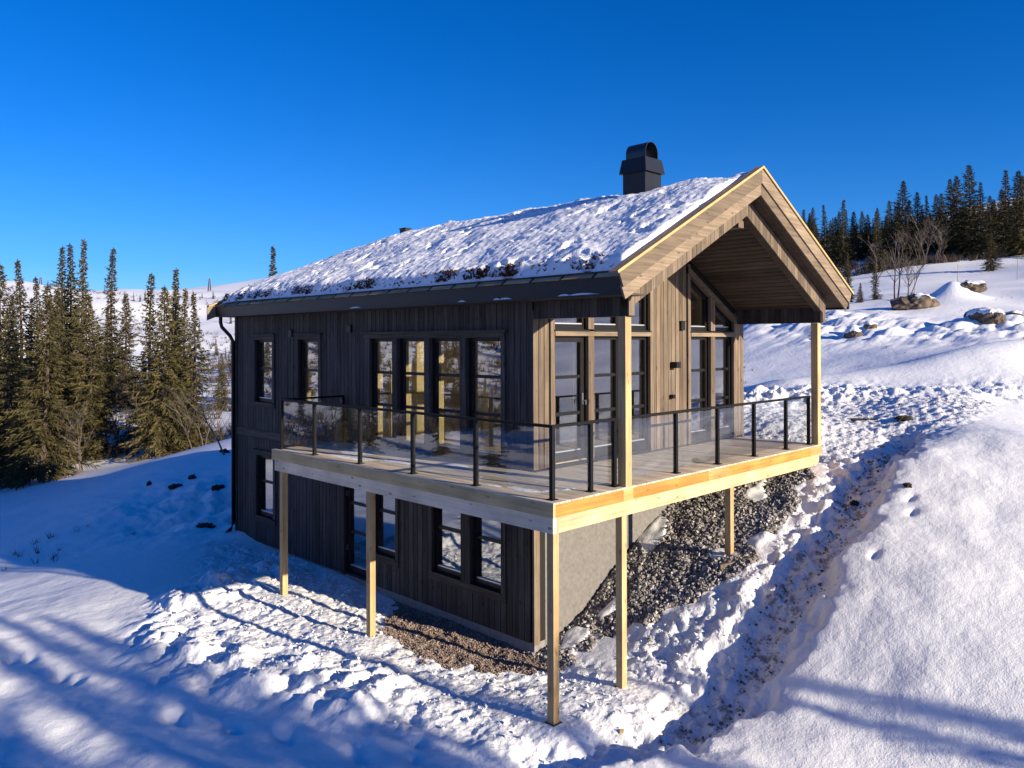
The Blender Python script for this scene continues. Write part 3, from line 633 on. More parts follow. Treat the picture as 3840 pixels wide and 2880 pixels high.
# truss front: core, short upright boards, legs
tz = lambda x: sl(x, 4.33)
tm = MB()
for a, b in ((1.60, RX), (RX, 8.34)):
    tm.prism([(a, tz(a)), (b, tz(b)), (b, sl(b, 4.70)), (a, sl(a, 4.70))], lambda p: (p[0], -.028, p[1]), lambda p: (p[0], .10, p[1]))
tm.box(1.602, -.026, 2.497, 1.778, .10, 3.0); tm.box(8.162, -.026, 2.497, 8.338, .10, 3.0)
fixnormals(tm.build('porch_truss', SOFF, cabin))
n = 48; p = (8.34 - 1.60) / n
for i in range(n):
    a = 1.60 + i * p; b = a + p - .007
    lo = lambda x: 2.495 if (x < 1.785 or x > 8.155) else tz(x)
    mid = (a + b) / 2; za, zb_ = (2.495, 2.495) if (mid < 1.78 or mid > 8.16) else (tz(a), tz(b))
    us = [a, b] if not a < RX < b else [a, RX, b]
    for u, v in zip(us[:-1], us[1:]):
        l0, l1 = (2.495, 2.495) if za == 2.495 else (tz(u), tz(v))
        mb = MB(); mb.prism([(u, l0), (v, l1), (v, sl(v, 4.655)), (u, sl(u, 4.655))], lambda q: (q[0], -.052, q[1]), lambda q: (q[0], -.029, q[1])); mb.build('truss_board', WALLW, cabin)
# side beams of the porch, boarded
for x0, x1 in ((1.60, 1.78), (8.16, 8.34)):
    MB().box(x0 + .024, .101, 2.50, x1, WY - .055, 3.0).build('porch_beam', SOFF, cabin)
    m_ = 13
    for i in range(m_):
        y0 = -.03 + i * (WY - .02) / m_
        MB().box(x0, y0, 2.49, x0 + .022, y0 + (WY - .02) / m_ - .007, 2.84 if x0 < 3 else 2.82).build('cladding_board', WALLD, cabin)
MB().box(1.60, -.05, 2.487, 1.80, WY - .06, 2.494).build('beam_soffit', METAL, cabin)
# porch ceiling boards (seen on the right slope), plain panel on the left one
nb_ = 26; x0_, x1_ = RX + .02, 8.16
for i in range(nb_):
    a = x0_ + (x1_ - x0_) * i / nb_; b = x0_ + (x1_ - x0_) * (i + 1) / nb_ - .019
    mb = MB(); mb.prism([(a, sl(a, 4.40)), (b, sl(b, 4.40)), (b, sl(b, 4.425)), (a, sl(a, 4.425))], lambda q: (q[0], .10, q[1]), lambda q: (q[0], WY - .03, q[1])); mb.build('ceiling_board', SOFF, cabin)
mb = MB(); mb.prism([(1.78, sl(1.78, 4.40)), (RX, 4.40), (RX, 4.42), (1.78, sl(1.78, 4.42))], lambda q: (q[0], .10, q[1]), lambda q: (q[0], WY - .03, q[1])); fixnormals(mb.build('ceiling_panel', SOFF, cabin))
MB().box(4.98, .06, 4.13, 5.16, WY, 4.40).build('ridge_beam', WALLW, cabin)
# porch posts
for x in (1.577, 8.07):
    MB().box(x, .0, .002, x + .142, .142, 2.486).build('porch_post', PINE, cabin)
# eaves: black fascia, drip lip, eave board with roof hooks
MB().box(1.16, -.29, 2.785, 1.212, 12.60, 3.028).build('eave_fascia', METAL, cabin)
MB().box(1.13, -.28, 2.77, 1.159, 12.56, 2.795).build('gutter_lip', METAL, cabin)
MB().box(1.214, -.28, 2.77, WX + .03, 12.56, 2.80).build('eave_soffit', SOFF, cabin)
MB().box(8.90, -.29, 2.78, 8.96, 12.60, 3.0).build('eave_fascia', METAL, cabin)
eb = [-.29] + [.235 + .62 * i for i in range(20)] + [12.60]
for a, b in zip(eb[:-1], [v - .004 for v in eb[1:]]):
    mb = MB(); mb.prism([(1.115, 3.036), (1.215, 3.030), (1.315, 3.123), (1.292, 3.142)], lambda q: (q[0], a, q[1]), lambda q: (q[0], b, q[1])); fixnormals(mb.build('eave_board', EAVEW, cabin))
y = .22
while y < 12.5:
    mb = MB(); mb.prism([(1.10, 3.03), (1.12, 3.026), (1.315, 3.152), (1.295, 3.162)], lambda q: (q[0], y - .01 + .03 * (q[1] > 3.1), q[1]), lambda q: (q[0], y + .03 + .03 * (q[1] > 3.1), q[1])); fixnormals(mb.build('roof_hook', METAL, cabin))
    y += .62
dp = [(1.24, 12.50, 2.80), (1.24, 12.50, 2.63), (1.28, 12.52, 2.52), (1.50, 12.53, 2.30), (1.58, 12.53, 2.16), (1.58, 12.53, -2.55), (1.52, 12.53, -2.68), (1.36, 12.52, -2.80)]
MB().tube(dp, .045, 10).build('downpipe', METAL, cabin, smooth=True)
# snow on the roof
xs = np.linspace(1.20, 8.95, 270); ys = np.linspace(-.215, 12.52, 430)
SX, SY = np.meshgrid(xs, ys); dx = np.abs(SX - RX)
rr = np.where(SX < RX, SL, SR) * dx
edge = np.minimum(np.minimum(sstep(0, .16, SX - 1.20), sstep(0, .16, 8.95 - SX)), np.minimum(sstep(-.02, .11, SY + .215), sstep(0, .3, 12.52 - SY)))
edge = edge * (1 - .22 * np.clip(fbm(SX * 1.9, SY * 1.9, 3, 207), -.5, 1) * sstep(.9, .1, SX - 1.20))
lump = fbm(SX * .9, SY * .9, 3, 201) * .05 + fbm(SX * 9, SY * 9, 3, 202) * .011 + (worley(SX * 15, SY * 15, 203) - .5) * .019
dipf = .40 * sstep(8.6, 13.0, SY) * np.clip(1 - dx / 4.3, 0, 1)
bare = sstep(.46, .58, fbm(SX * 1.7 + 3, SY * 1.7, 3, 204)) * sstep(.0, .2, edge)
thk = edge * (.165 + lump) - dipf - bare * .06 - .13 * np.exp(-(dx / .45) ** 2)
thk += .09 * np.exp(-((SX - 2.0) / .9) ** 2) * sstep(8, 12, SY) * sstep(0, .5, 12.5 - SY)
SZ = 5.06 - rr + thk
v = np.stack([SX, SY, SZ], -1).reshape(-1, 3); k = 270; f = []
for j in range(429):
    for i in range(k - 1): f.append((j * k + i, j * k + i + 1, (j + 1) * k + i + 1, (j + 1) * k + i))
c = v.mean(0)
place_ob('roof_snow', mesh_of('roof_snow', v - c, f, RSNOW, True), cabin, c)
# turf and heather showing at the eave and through the snow
rng = np.random.default_rng(5)
tb = MB()
def tuft(x, y, z, s, up):
    for _ in range(5):
        a = rng.uniform(0, 6.28); l = s * rng.uniform(.6, 1.3); w = s * .28
        d = Vector((math.cos(a) * .7, math.sin(a) * .7, rng.uniform(.25, .9))).normalized(); t = Vector((-math.sin(a), math.cos(a), 0)) * w
        p0 = Vector((x, y, z)); tb.add([p0 - t, p0 + t, p0 + d * l], [(0, 1, 2)])
for _ in range(2300):
    yy = rng.uniform(-.15, 12.4); dens = .10 + .90 * float(sstep(.0, .38, fbm(np.array([yy * .9]), np.array([2.2]), 2, 206))[0])
    if rng.uniform() > dens: continue
    xx = 1.245 + abs(rng.normal(0, .07)); tuft(xx, yy, sl(xx, 5.05) + .15 * float(sstep(0, .16, xx - 1.20)), .062, 1)
iy, ix = np.where(bare > .6)
for q in rng.choice(len(iy), min(260, len(iy)), replace=False):
    tuft(xs[ix[q]], ys[iy[q]], SZ[iy[q], ix[q]] - .01, .05, 1)
for _ in range(160):
    xx = rng.uniform(1.25, 5.0); tuft(xx, -.215 + rng.uniform(0, .05), sl(xx, 5.11), .04, 1)
o = tb.build('turf', TURF, cabin); o['kind'] = 'stuff'
# slivers of snow on the eave fascia
def patch(name, cx, cy, cz, ax, ay, h, parent, n=18, seed=0):
    r = random.Random(seed); vs = [(0, 0, h)]; ring = []
    for i in range(n):
        a = 2 * math.pi * i / n; q = r.uniform(.65, 1.1); vs.append((ax * q * .55 * math.cos(a), ay * q * .55 * math.sin(a), h * .75))
    for i in range(n):
        a = 2 * math.pi * i / n; q = r.uniform(.85, 1.15); vs.append((ax * q * math.cos(a), ay * q * math.sin(a), 0))
    fs = []
    for i in range(n):
        j = (i + 1) % n; fs += [(0, 1 + i, 1 + j), (1 + i, 1 + n + i, 1 + n + j, 1 + j)]
    return place_ob(name, mesh_of(name, vs, fs, RSNOW, True), parent, (cx, cy, cz))
for yy, L_ in ((.45, .30), (.80, .12), (3.1, .10), (6.3, .20), (2.05, .16), (2.25, .08)): patch('snow_patch', 1.147, yy, 2.796, .016, L_, .030, cabin, seed=int(yy * 10))
# chimney
ch = MB(); cx0, cx1, cy0, cy1 = 4.60, 5.125, 1.78, 2.30
chim = ch.box(cx0, cy0, 4.6, cx1, cy1, 5.36).build('chimney', METAL, cabin)
co = MB(); e0, e1 = .055, .012
co.add([(cx0 - e0, cy0 - e0, 5.345), (cx1 + e0, cy0 - e0, 5.345), (cx1 + e0, cy1 + e0, 5.345), (cx0 - e0, cy1 + e0, 5.345), (cx0 - e1, cy0 - e1, 5.62), (cx1 + e1, cy0 - e1, 5.62), (cx1 + e1, cy1 + e1, 5.62), (cx0 - e1, cy1 + e1, 5.62)],
       [(0, 3, 2, 1), (4, 5, 6, 7), (0, 1, 5, 4), (1, 2, 6, 5), (2, 3, 7, 6), (3, 0, 4, 7)])
co.build('chimney_collar', METAL, chim)
cw = MB(); R0, R1_, xm, zc = .205, .192, (cx0 + cx1) / 2, 5.74
arc = [(-1, -.6)] + [(math.cos(math.pi - math.pi * i / 16), math.sin(math.pi * i / 16)) for i in range(17)] + [(1, -.6)]
for (p0, q0), (p1, q1) in zip(arc[:-1], arc[1:]):
    P = [(xm + p0 * R0, zc + q0 * R0), (xm + p1 * R0, zc + q1 * R0), (xm + p1 * R1_, zc + q1 * (R1_ if q1 > 0 else R0)), (xm + p0 * R1_, zc + q0 * (R1_ if q0 > 0 else R0))]
    cw.prism(P, lambda t: (t[0], cy0 + .03, t[1]), lambda t: (t[0], cy1 - .03, t[1]))
o = cw.build('chimney_cowl', plain('cowl_metal', (.06, .062, .066), .28, metal=.7, noise=.15), chim); fixnormals(o)
MB().box(xm - .2, cy0 + .06, 5.60, xm + .2, cy1 - .06, 5.64).build('chimney_flue', METAL, chim)
MB().box(4.88, 9.55, 4.85, 5.06, 9.80, 5.10).box(4.86, 9.53, 5.10, 5.08, 9.82, 5.12).build('roof_vent', METAL, cabin)

# ================================================================== the terrace
terr_ = thing('terrace', 'wooden terrace on tall square posts with glass railing round two sides of the cabin', 'terrace', (0, 0, -2.92))
R1, L1 = 8.235, 7.518
PALEX = wood('half_oiled_fascia', (.42, .24, .075), (.62, .40, .16), 'X', knots=.5, var=.10)
nb_ = 67; p = R1 / nb_
for i in range(nb_):
    x0 = i * p; y1 = L1 if x0 + p < WX - .02 else WY - .06
    MB().box(x0 + .002, 0.0, -.028, x0 + p - .005, y1, random.uniform(-.002, .0)).build('deck_board', DECKW, terr_)
MB().box(.10, .06, -.060, WX - .03, L1 - .05, -.032).box(WX - .03, .06, -.060, R1 - .05, WY - .03, -.032).build('deck_frame', plain('joist_shade_wood', (.20, .15, .09), .8), terr_)
MB().box(0, .0, -.198, .045, L1, -.030).build('fascia_board', OILY, terr_)
for a, b, m_ in ((.046, 1.52, OILX), (1.522, 1.76, PALEX), (1.762, 3.85, OILX), (3.852, 4.5, PALEX), (4.502, 7.7, OILX), (7.702, R1, PALEX)): MB().box(a, .0, -.198, b, .045, -.030).build('fascia_board', m_, terr_)
MB().box(.046, L1 - .045, -.198, WX - .02, L1, -.030).build('fascia_board', OILX, terr_)
MB().box(.018, .02, -.412, .10, L1 - .09, -.199).build('support_beam', PINEY, terr_)
mb = MB(); mb.prism([(.132, -.412), (8.02, -.412), (8.16, -.33), (8.16, -.199), (.132, -.199)], lambda q: (q[0], .018, q[1]), lambda q: (q[0], .10, q[1])); fixnormals(mb.build('support_beam', PINEX, terr_))
MB().box(.1, WY - .12, -.40, WX2 - .3, WY - .04, -.20).build('support_beam', PINEX, terr_)
SHOE = plain('shoe_metal', (.06, .055, .05), .6)
PS = .112
for x, y, zt, zb in ((.016, .016, -.2, -2.905), (1.50, .018, -.413, -2.90), (4.585, .018, -.413, -1.60), (.018, 4.17, -.413, -2.86), (.018, 7.12, -.413, -2.82)):
    if y == .016: MB().box(x, y, zb, x + PS, y + PS, -.413).box(.101, .016, -.412, .131, .017 + .09, -.2).build('support_post', PINE, terr_)
    else: MB().box(x, y, zb, x + PS, y + PS, zt).build('support_post', PINE, terr_)
    MB().box(x - .03, y - .03, zb - .15, x + PS + .03, y + PS + .03, zb - .002).build('post_shoe', SHOE, terr_)
# railing: one part, its posts, rails and panes are sub-parts
I_ = .165
rail = MB().box(I_ - .03, I_ - .03, .962, I_ + .03, 7.43, 1.0).build('railing', RAILM, terr_)
def railbar(x0, y0, x1, y1): MB().box(min(x0, x1) - (.03 if x0 == x1 else 0), min(y0, y1) - (.03 if y0 == y1 else 0), .962, max(x0, x1) + (.03 if x0 == x1 else 0), max(y0, y1) + (.03 if y0 == y1 else 0), 1.0).build('handrail', RAILM, rail)
railbar(I_ + .031, I_, 1.545, I_); railbar(1.725, I_, 8.03, I_); railbar(I_ + .031, 7.40, 1.585, 7.40)
posts = [(I_, I_), (I_, 1.678), (I_, 3.18), (I_, 4.675), (I_, 6.18), (I_, 7.40), (.97, I_), (1.515, I_), (3.126, I_), (4.412, I_), (5.70, I_), (6.98, I_), (8.0, I_), (1.575, 7.40)]
for x, y in posts:
    h = .029
    MB().box(x - h, y - h, .012, x + h, y + h, .961).box(x - .06, y - .06, .001, x + .06, y + .06, .012).build('railing_post', RAILM, rail)
def gpane(x0, y0, x1, y1):
    t = .005
    if x0 == x1: MB().box(x0 - t, y0 + .045, .075, x0 + t, y1 - .045, .945).build('glass_panel', RGLASS, rail)
    else: MB().box(x0 + .045, y0 - t, .075, x1 - .045, y0 + t, .945).build('glass_panel', RGLASS, rail)
ly = [I_, 1.678, 3.18, 4.675, 6.18, 7.40]
for a, b in zip(ly[:-1], ly[1:]): gpane(I_, a, I_, b)
rx = [I_, .97, 1.515]; [gpane(a, I_, b, I_) for a, b in zip(rx[:-1], rx[1:])]
rx = [1.70, 3.126, 4.412, 5.70, 6.98, 8.0]; [gpane(a, I_, b, I_) for a, b in zip(rx[:-1], rx[1:])]
gpane(I_, 7.40, 1.575, 7.40)
for i, (x, y, a, b) in enumerate(((.42, .95, .10, .32), (.60, .62, .16, .07), (.33, 1.5, .05, .22), (.75, 4.4, .12, .5), (.5, 5.4, .2, .7), (.95, 5.9, .3, .5), (1.2, 3.3, .1, .3), (.9, .5, .14, .05))):
    patch('snow_patch', x, y, .001, a, b, .012, terr_, 26, 50 + i)

# ================================================================== gravel, one heap of loose stones nobody could count
OCT = np.array([(1, 0, 0), (-1, 0, 0), (0, 1, 0), (0, -1, 0), (0, 0, 1), (0, 0, -1)], float)
OF = np.array([(0, 2, 4), (2, 1, 4), (1, 3, 4), (3, 0, 4), (2, 0, 5), (1, 2, 5), (3, 1, 5), (0, 3, 5)])
def stones(name, n, box, thr, rlo, rhi, seed, use, tone=(0, 1), mat=STONE, pw=2.2):
    r = np.random.default_rng(seed)
    x = r.uniform(box[0], box[2], n); y = r.uniform(box[1], box[3], n)
    z, g, d = terrain(x, y); k = use(x, y, g, d) > thr
    k &= ~((x > 1.64) & (y > 1.88)); x, y, z = x[k], y[k], z[k]; n = len(x)
    s = rlo + (rhi - rlo) * r.uniform(0, 1, n) ** pw
    V = OCT[None] * (s[:, None, None] * r.uniform(.6, 1.15, (n, 6, 1))) + r.normal(0, .12, (n, 6, 3)) * s[:, None, None]
    q = r.normal(size=(n, 4)); q /= np.linalg.norm(q, axis=1)[:, None]; w_, a, b, c = q.T
    Rm = np.stack([1 - 2 * (b * b + c * c), 2 * (a * b - c * w_), 2 * (a * c + b * w_), 2 * (a * b + c * w_), 1 - 2 * (a * a + c * c), 2 * (b * c - a * w_), 2 * (a * c - b * w_), 2 * (b * c + a * w_), 1 - 2 * (a * a + b * b)], 1).reshape(n, 3, 3)
    V = np.einsum('nij,nkj->nki', Rm, V) + np.stack([x, y, z + s * .35], 1)[:, None]
    F_ = (OF[None] + (np.arange(n) * 6)[:, None, None]).reshape(-1, 3)
    m = bpy.data.meshes.new(name); m.from_pydata(V.reshape(-1, 3).tolist(), [], F_.tolist()); m.materials.append(mat)
    at = m.attributes.new('tone', 'FLOAT', 'POINT'); at.data.foreach_set('value', np.repeat(np.clip(r.normal(.5, .22, n), 0, 1) * (tone[1] - tone[0]) + tone[0], 6).astype(np.float32))
    o = bpy.data.objects.new(name, m); COL.objects.link(o); o['kind'] = 'stuff'; return o
isg = lambda x, y, g, d: g
stones('gravel', 42000, (1.6, -1.2, 8.5, 2.0), .5, .010, .055, 1, isg, pw=2.8)
stones('fine_gravel', 30000, (-.1, .9, 1.9, 5.8), .5, .006, .020, 2, isg, (.15, 1), STONE2)
stones('scattered_stones', 5200, (.2, -2.2, 9.5, .6), .36, .010, .040, 3, lambda x, y, g, d: d * (.35 + .65 * _h(np.floor(x * 9), np.floor(y * 9), 5)) * (1 - g), (0, .6))
stones('snow_crumbs', 11000, (-3.2, -2.2, 9.5, 10), .35, .008, .038, 8, lambda x, y, g, d: ROUGH * (.25 + .75 * _h(np.floor(x * 3), np.floor(y * 3), 7)) * (1 - g), mat=RSNOW, pw=3.0)
stones('dirt_clods', 2600, (8.4, -1.8, 15, 4.8), .20, .010, .030, 4, lambda x, y, g, d: d * (.3 + .7 * _h(np.floor(x * 5), np.floor(y * 5), 6)), (0, .5))

# ================================================================== trees
def spruce_meshes(seed, full):
    r = random.Random(seed); H = 7.0; Rm = r.uniform(1.45, 1.7) if full else r.uniform(.95, 1.15)
    bend = (r.uniform(-.12, .12), r.uniform(-.12, .12))
    ax = lambda z: Vector((bend[0] * math.sin(z / H * 3), bend[1] * math.sin(z / H * 2.6), z))
    tr = MB(); zs = [i * H / 10 for i in range(11)]
    tr.tube([ax(z) for z in zs], [.085 * (1 - z / H) + .012 for z in zs], 6)
    cr = MB(); tw = MB()
    z = .45 if full else .7; lean = r.uniform(0, 6.28)
    V = cr.v; Fc = cr.f
    nB = 215 if full else 190
    for k in range(nB):
        t = .05 + .94 * ((k + r.random()) / nB) ** 1.12; zz = t * H
        gap = .62 + .55 * math.sin(zz * 2.3 + seed) * math.sin(zz * 5.1 + seed * 2)
        if full: prof = (1 - t) ** .82 * Rm
        else: prof = Rm * ((1 - t) ** .98 * 1.18) * (.88 + .24 * math.sin(t * 9 + seed))
        a = k * 2.39996 + r.uniform(-.5, .5)
        L = max(.05, prof * (r.uniform(.40, 1.18) * (.75 + .25 * gap)) * (1 + .15 * math.cos(a - lean)))
        up = .50 * (t - .42) if t < .8 else .19 + (t - .8) * 2.4
        dr = .52 * (1 - t) + .1; tip = .26
        root = ax(zz); dirh = Vector((math.cos(a), math.sin(a), 0)); lat = Vector((-math.sin(a), math.cos(a), 0))
        pt = lambda s: root + dirh * (L * s) + Vector((0, 0, L * (up * s - dr * s * s + tip * s ** 3)))
        tw.tube([pt(0), pt(.5), pt(1)], [.011, .007, .003], 3, False)
        nt_ = int(9 + L * 30)
        for j in range(nt_):
            s = .12 + .88 * (j + r.random()) / nt_
            p0 = pt(s); sd = 1 if j % 2 else -1
            l = min((.10 + .30 * L * (1 - .72 * s)) * r.uniform(.6, 1.25), .46)
            d = (dirh * r.uniform(.35, .9) + lat * sd * r.uniform(.25, 1.0) + Vector((0, 0, r.uniform(-.85, .15)))).normalized()
            if s > .93: d = (dirh + lat * sd * .2 + Vector((0, 0, r.uniform(-.1, .35)))).normalized()
            w = Vector((r.uniform(-1, 1), r.uniform(-1, 1), r.uniform(-1, 1))); w = (w - d * w.dot(d)).normalized() * r.uniform(.015, .030)
            m_ = p0 + d * l * .45; e = p0 + d * l + Vector((0, 0, -l * .18)); b = len(V)
            V.extend([tuple(p0), tuple(m_ + w), tuple(e), tuple(m_ - w)]); Fc.append((b, b + 1, b + 2, b + 3))
    for j in range(26):   # leader
        s = r.random(); p0 = ax(H - .35 * s); a = r.uniform(0, 6.28); d = Vector((math.cos(a) * .6, math.sin(a) * .6, .8)); l = .05 + .12 * s
        w = Vector((-math.sin(a), math.cos(a), 0)) * .014; b = len(V); V.extend([tuple(p0 - w), tuple(p0 + w), tuple(p0 + d * l)]); Fc.append((b, b + 1, b + 2))
    n = len(tr.v); tr.v += tw.v; tr.f += [tuple(i + n for i in f) for f in tw.f]
    return tr, cr
PROTO = {}
for cls, full, need in (('full', True, NEED_OLIVE), ('slim', False, NEED_OLIVE), ('dark', True, NEED_DARK), ('spire', False, NEED_DARK)):
    PROTO[cls] = []
    for sd in range(4):
        tr, cr = spruce_meshes(sd * 11 + len(cls) * 3 + (1 if full else 50), full)
        PROTO[cls].append((mesh_of('trunk', tr.v, tr.f, BARK), mesh_of('crown', cr.v, cr.f, need)))
tcount = 0
def spruce(x, y, h, cls, label, group, name='spruce_tree', cat='spruce tree', wide=1.0, sink=.08):
    global tcount; tcount += 1
    z = ground(x, y); s = h / 7.0; r = random.Random(tcount * 31)
    trm, crm = PROTO[cls][(tcount * 7 + tcount // 3) % 4]
    t = thing(name, label, cat, (x, y, z - sink), group)
    t.rotation_euler = (r.uniform(-.02, .02), r.uniform(-.02, .02), r.uniform(0, 6.28)); t.scale = (s * wide, s * wide, s)
    for nm, m in (('trunk', trm), ('crown', crm)):
        o = bpy.data.objects.new(nm, m); COL.objects.link(o); o.parent = t
    return t
GL = 'spruces standing on the left beyond the cabin'
LEFT = [(3.07, 44.69, 11.7, 'dark', 'shaded spruce cut by the left picture edge, its dark crown half out of view'),
 (6.01, 53.07, 11.2, 'slim', 'spruce with a ragged spire near the left picture edge, standing behind the big olive spruce'),
 (7.91, 56.83, 10.2, 'spire', 'thin far spruce between the ragged spire at the edge and the twin spires'),
 (3.66, 38.44, 10.2, 'full', 'big broad olive spruce in front on the left, its low branches spreading on the snow'),
 (9.82, 57.73, 12.5, 'spire', 'left one of the close twin dark spires on the left'),
 (10.42, 58.55, 12.75, 'spire', 'right one of the close twin dark spires, with a bare dark trunk'),
 (10.42, 55.72, 12.9, 'spire', 'tallest spruce on the left, narrow spire just right of the twin spires'),
 (7.31, 43.29, 9.7, 'full', 'olive bushy spruce below the tallest spire, right of the big front spruce'),
 (13.88, 59.32, 12.7, 'spire', 'lone narrow spire standing in the gap between the two spruce clumps'),
 (14.53, 58.69, 9, 'full', 'olive spruce close behind and right of the lone narrow spire'),
 (11.52, 44.72, 10.6, 'slim', 'slim spruce at the left side of the clump next to the cabin'),
 (10.73, 39.86, 10.9, 'spire', 'tallest spruce of the clump next to the cabin, with a star shaped top'),
 (9.65, 38.11, 9.7, 'full', 'broad olive spruce at the front of the clump next to the cabin'),
 (12.18, 41.24, 9.6, 'slim', 'olive spruce right of the star topped one in the clump next to the cabin'),
 (11.3, 37.87, 9.1, 'slim', 'rightmost spruce of the clump next to the cabin, thin at the top'),
 (2.85, 42.09, 9.2, 'dark', 'dark lower spruce behind the big broad one at the left edge'),
 (7.24, 49.01, 9.5, 'dark', 'spruce half hidden between the big front spruce and the twin spires'),
 (9.84, 49.25, 7.1, 'full', 'low spruce standing under the lone narrow spire'),
 (22, 48.37, 12.1, 'spire', 'single spruce top showing above the snowy roof against the sky'),
 (19.04, 51.36, 4.3, 'full', 'small brownish spruce on the slope close to the downpipe corner'),
 (8.59, 61.82, 8.8, 'spire', 'far spire behind the ragged one near the left edge'),
 (8.09, 53.83, 8.5, 'slim', 'spruce between the ragged spire and the twin spires, level with the skyline'),
 (14.85, 64.04, 8, 'spire', 'thin far spruce just right of the lone narrow spire'),
 (15.03, 49.7, 9.4, 'slim', 'spruce behind the right half of the clump next to the cabin'),
 (7.21, 60.36, 9, 'spire', 'dark top between the big front spruce and the left picture edge'),
 (11.7, 61.53, 8.1, 'slim', 'spruce left of the lone narrow spire, its foot hidden')]
for x, y, h, c, lb in LEFT: spruce(x, y, h, c, lb, GL, wide={'full': 1.12, 'slim': 1.12, 'dark': 1.15, 'spire': 1.05}[c])
GR = 'spruces of the forest edge on the right hill'
RIGHT = [(74.0, 30.23, 6.45, 'spire', 'forest spruce closest to the barge board of the gable'),
 (72.53, 28.88, 5.82, 'dark', 'second forest spruce from the gable, lower than its neighbour'),
 (70.87, 27.72, 5.33, 'full', 'low spruce in front between the first two tops right of the gable'),
 (74.54, 28.28, 6.53, 'spire', 'pointed forest spruce with a star shaped top, third top right of the gable'),
 (77.38, 28.27, 4.95, 'dark', 'low dark spruce in the dip right of the star topped one'),
 (73.02, 25.55, 7.04, 'spire', 'tall pointed spruce of the first group right of the gable'),
 (77.79, 26.44, 5.37, 'dark', 'left of the three even dark spruces in the middle of the forest edge'),
 (80.44, 26.61, 5.15, 'dark', 'middle of the three even dark spruces in the forest edge'),
 (80.88, 26.17, 4.71, 'dark', 'right of the three even dark spruces in the forest edge'),
 (69.13, 20.97, 5.89, 'slim', 'olive lit spruce in front of the forest, left of the tall dark one'),
 (81.28, 24.37, 4.4, 'dark', 'low spruce top close left of the tall dark one'),
 (78.56, 22.85, 4.33, 'dark', 'low spruce at the foot of the tall dark one'),
 (75.09, 20.64, 8.4, 'dark', 'tall dark spruce rising alone in the middle of the forest edge'),
 (79.93, 21.47, 5.98, 'dark', 'spruce close right of the tall lone one'),
 (80.46, 20.93, 6.67, 'dark', 'second spruce right of the tall lone one'),
 (83.28, 20.93, 5.94, 'spire', 'far spruce between the lone tall one and the big clump'),
 (84.08, 20.14, 6.0, 'dark', 'left one of two close far spruces before the big clump'),
 (88.83, 21.04, 5.67, 'dark', 'right one of two close far spruces before the big clump'),
 (82.91, 18.47, 7.68, 'dark', 'left spruce of the big clump of tall dark spruces'),
 (81.22, 17.33, 8.17, 'dark', 'second spruce of the big clump of tall dark spruces'),
 (79.74, 15.98, 9.3, 'dark', 'highest spruce of the right forest with a broken knobbly top'),
 (82.85, 15.7, 7.4, 'spire', 'pointed spruce standing right of the highest one'),
 (88.05, 16.16, 5.33, 'dark', 'far low spruce right of the pointed one beside the highest'),
 (95.27, 17.41, 3.8, 'dark', 'farthest small spruce on the crest between the big clump and the picture edge'),
 (89.03, 15.18, 5.8, 'dark', 'far spruce just left of the tall olive one at the right edge'),
 (84.83, 13.71, 8.48, 'spire', 'tall spire next to the right picture edge'),
 (80.82, 12.08, 8.24, 'dark', 'broad tall spruce second from the right picture edge'),
 (78.92, 11.15, 7.68, 'full', 'olive lit spruce cut by the right picture edge'),
 (67.65, 11.15, 3.26, 'full', 'small round olive spruce in front of the forest above the blue shaded slope'),
 (45.03, 14.0, 3.22, 'slim', 'small thin yellowish spruce in front of the forest beside the barge board'),
 (41.13, 10.83, 2.27, 'slim', 'small spruce under the bare birch by the brown boulder'),
 (40.91, 12.47, 1.65, 'full', 'low bushy spruce left of the bare birch'),
 (39.42, 11.13, 1.25, 'full', 'lowest little spruce at the foot of the small one left of the boulder')]
for x, y, h, c, lb in RIGHT: spruce(x, y, h, c, lb, GR, wide=1.4)
GS = 'spruces outside the picture that throw shadows on the snow, the western ones added to cut its bounce on the facade'
SHADE = [(1.2, -17, 6), (1.8, -18.5, 6), (2.1, -15.5, 4.4), (1.5, -14, 3.8), (.7, -14.5, 4.6), (-2.6, -15, 6.2), (-1.0, -17, 6.6), (.3, -16, 5.6), (.9, -20, 6.6), (-4.2, -14.5, 6.0), (-.2, -20.5, 7.4), (-6, -13, 5.5), (-1.8, -13.5, 4.8), (-.3, -13, 3.8), (-3.4, -18.5, 7.2), (-2.6, -12.2, 4.2), (-8.5, -12, 6), (4.7, -15, 2.3), (5.2, -16, 2.2), (4.2, -21, 3.6), (3.4, -18, 2.5), (-10.5, -10, 6), (-13, -9, 7), (-12, -3, 6), (-16, -6, 7), (-15, 0, 6.5), (-19, -2, 7), (-11.5, 3, 4.5), (-18, 5, 6.5), (-22, 2, 7), (-14, 8, 5), (-21, 10, 6.5), (-25, 6, 7), (-12, 14, 3.5)]  # western ones added out of view to cut snow bounce on the facade
for i, (x, y, h) in enumerate(SHADE):
    spruce(x, y, h * (1.17 if x < 3 else 1.55), ('dark', 'full', 'spire')[i % 3], 'spruce outside the picture casting a long soft shadow over the snow', GS)
rb_ = random.Random(91)
for k in range(56):     # depth of the right forest
    t_ = rb_.uniform(88, 112); px_ = 2960 + 900 * (k + rb_.random()) / 56; d_ = cF + cR * ((px_ - 1920) / 2929.76); yt = rb_.uniform(760, 905) - (px_ - 2960) * .05
    x, y = CAM.x + d_.x * t_, CAM.y + d_.y * t_
    spruce(x, y, max(2.5, CAM.z + t_ * (1273 - yt) / 2929.76 - ground(x, y)), ('dark', 'spire', 'dark')[k % 3], 'dim spruce in the depth of the right forest behind the front row', 'dim spruces in the depth of the right forest', wide=1.4)
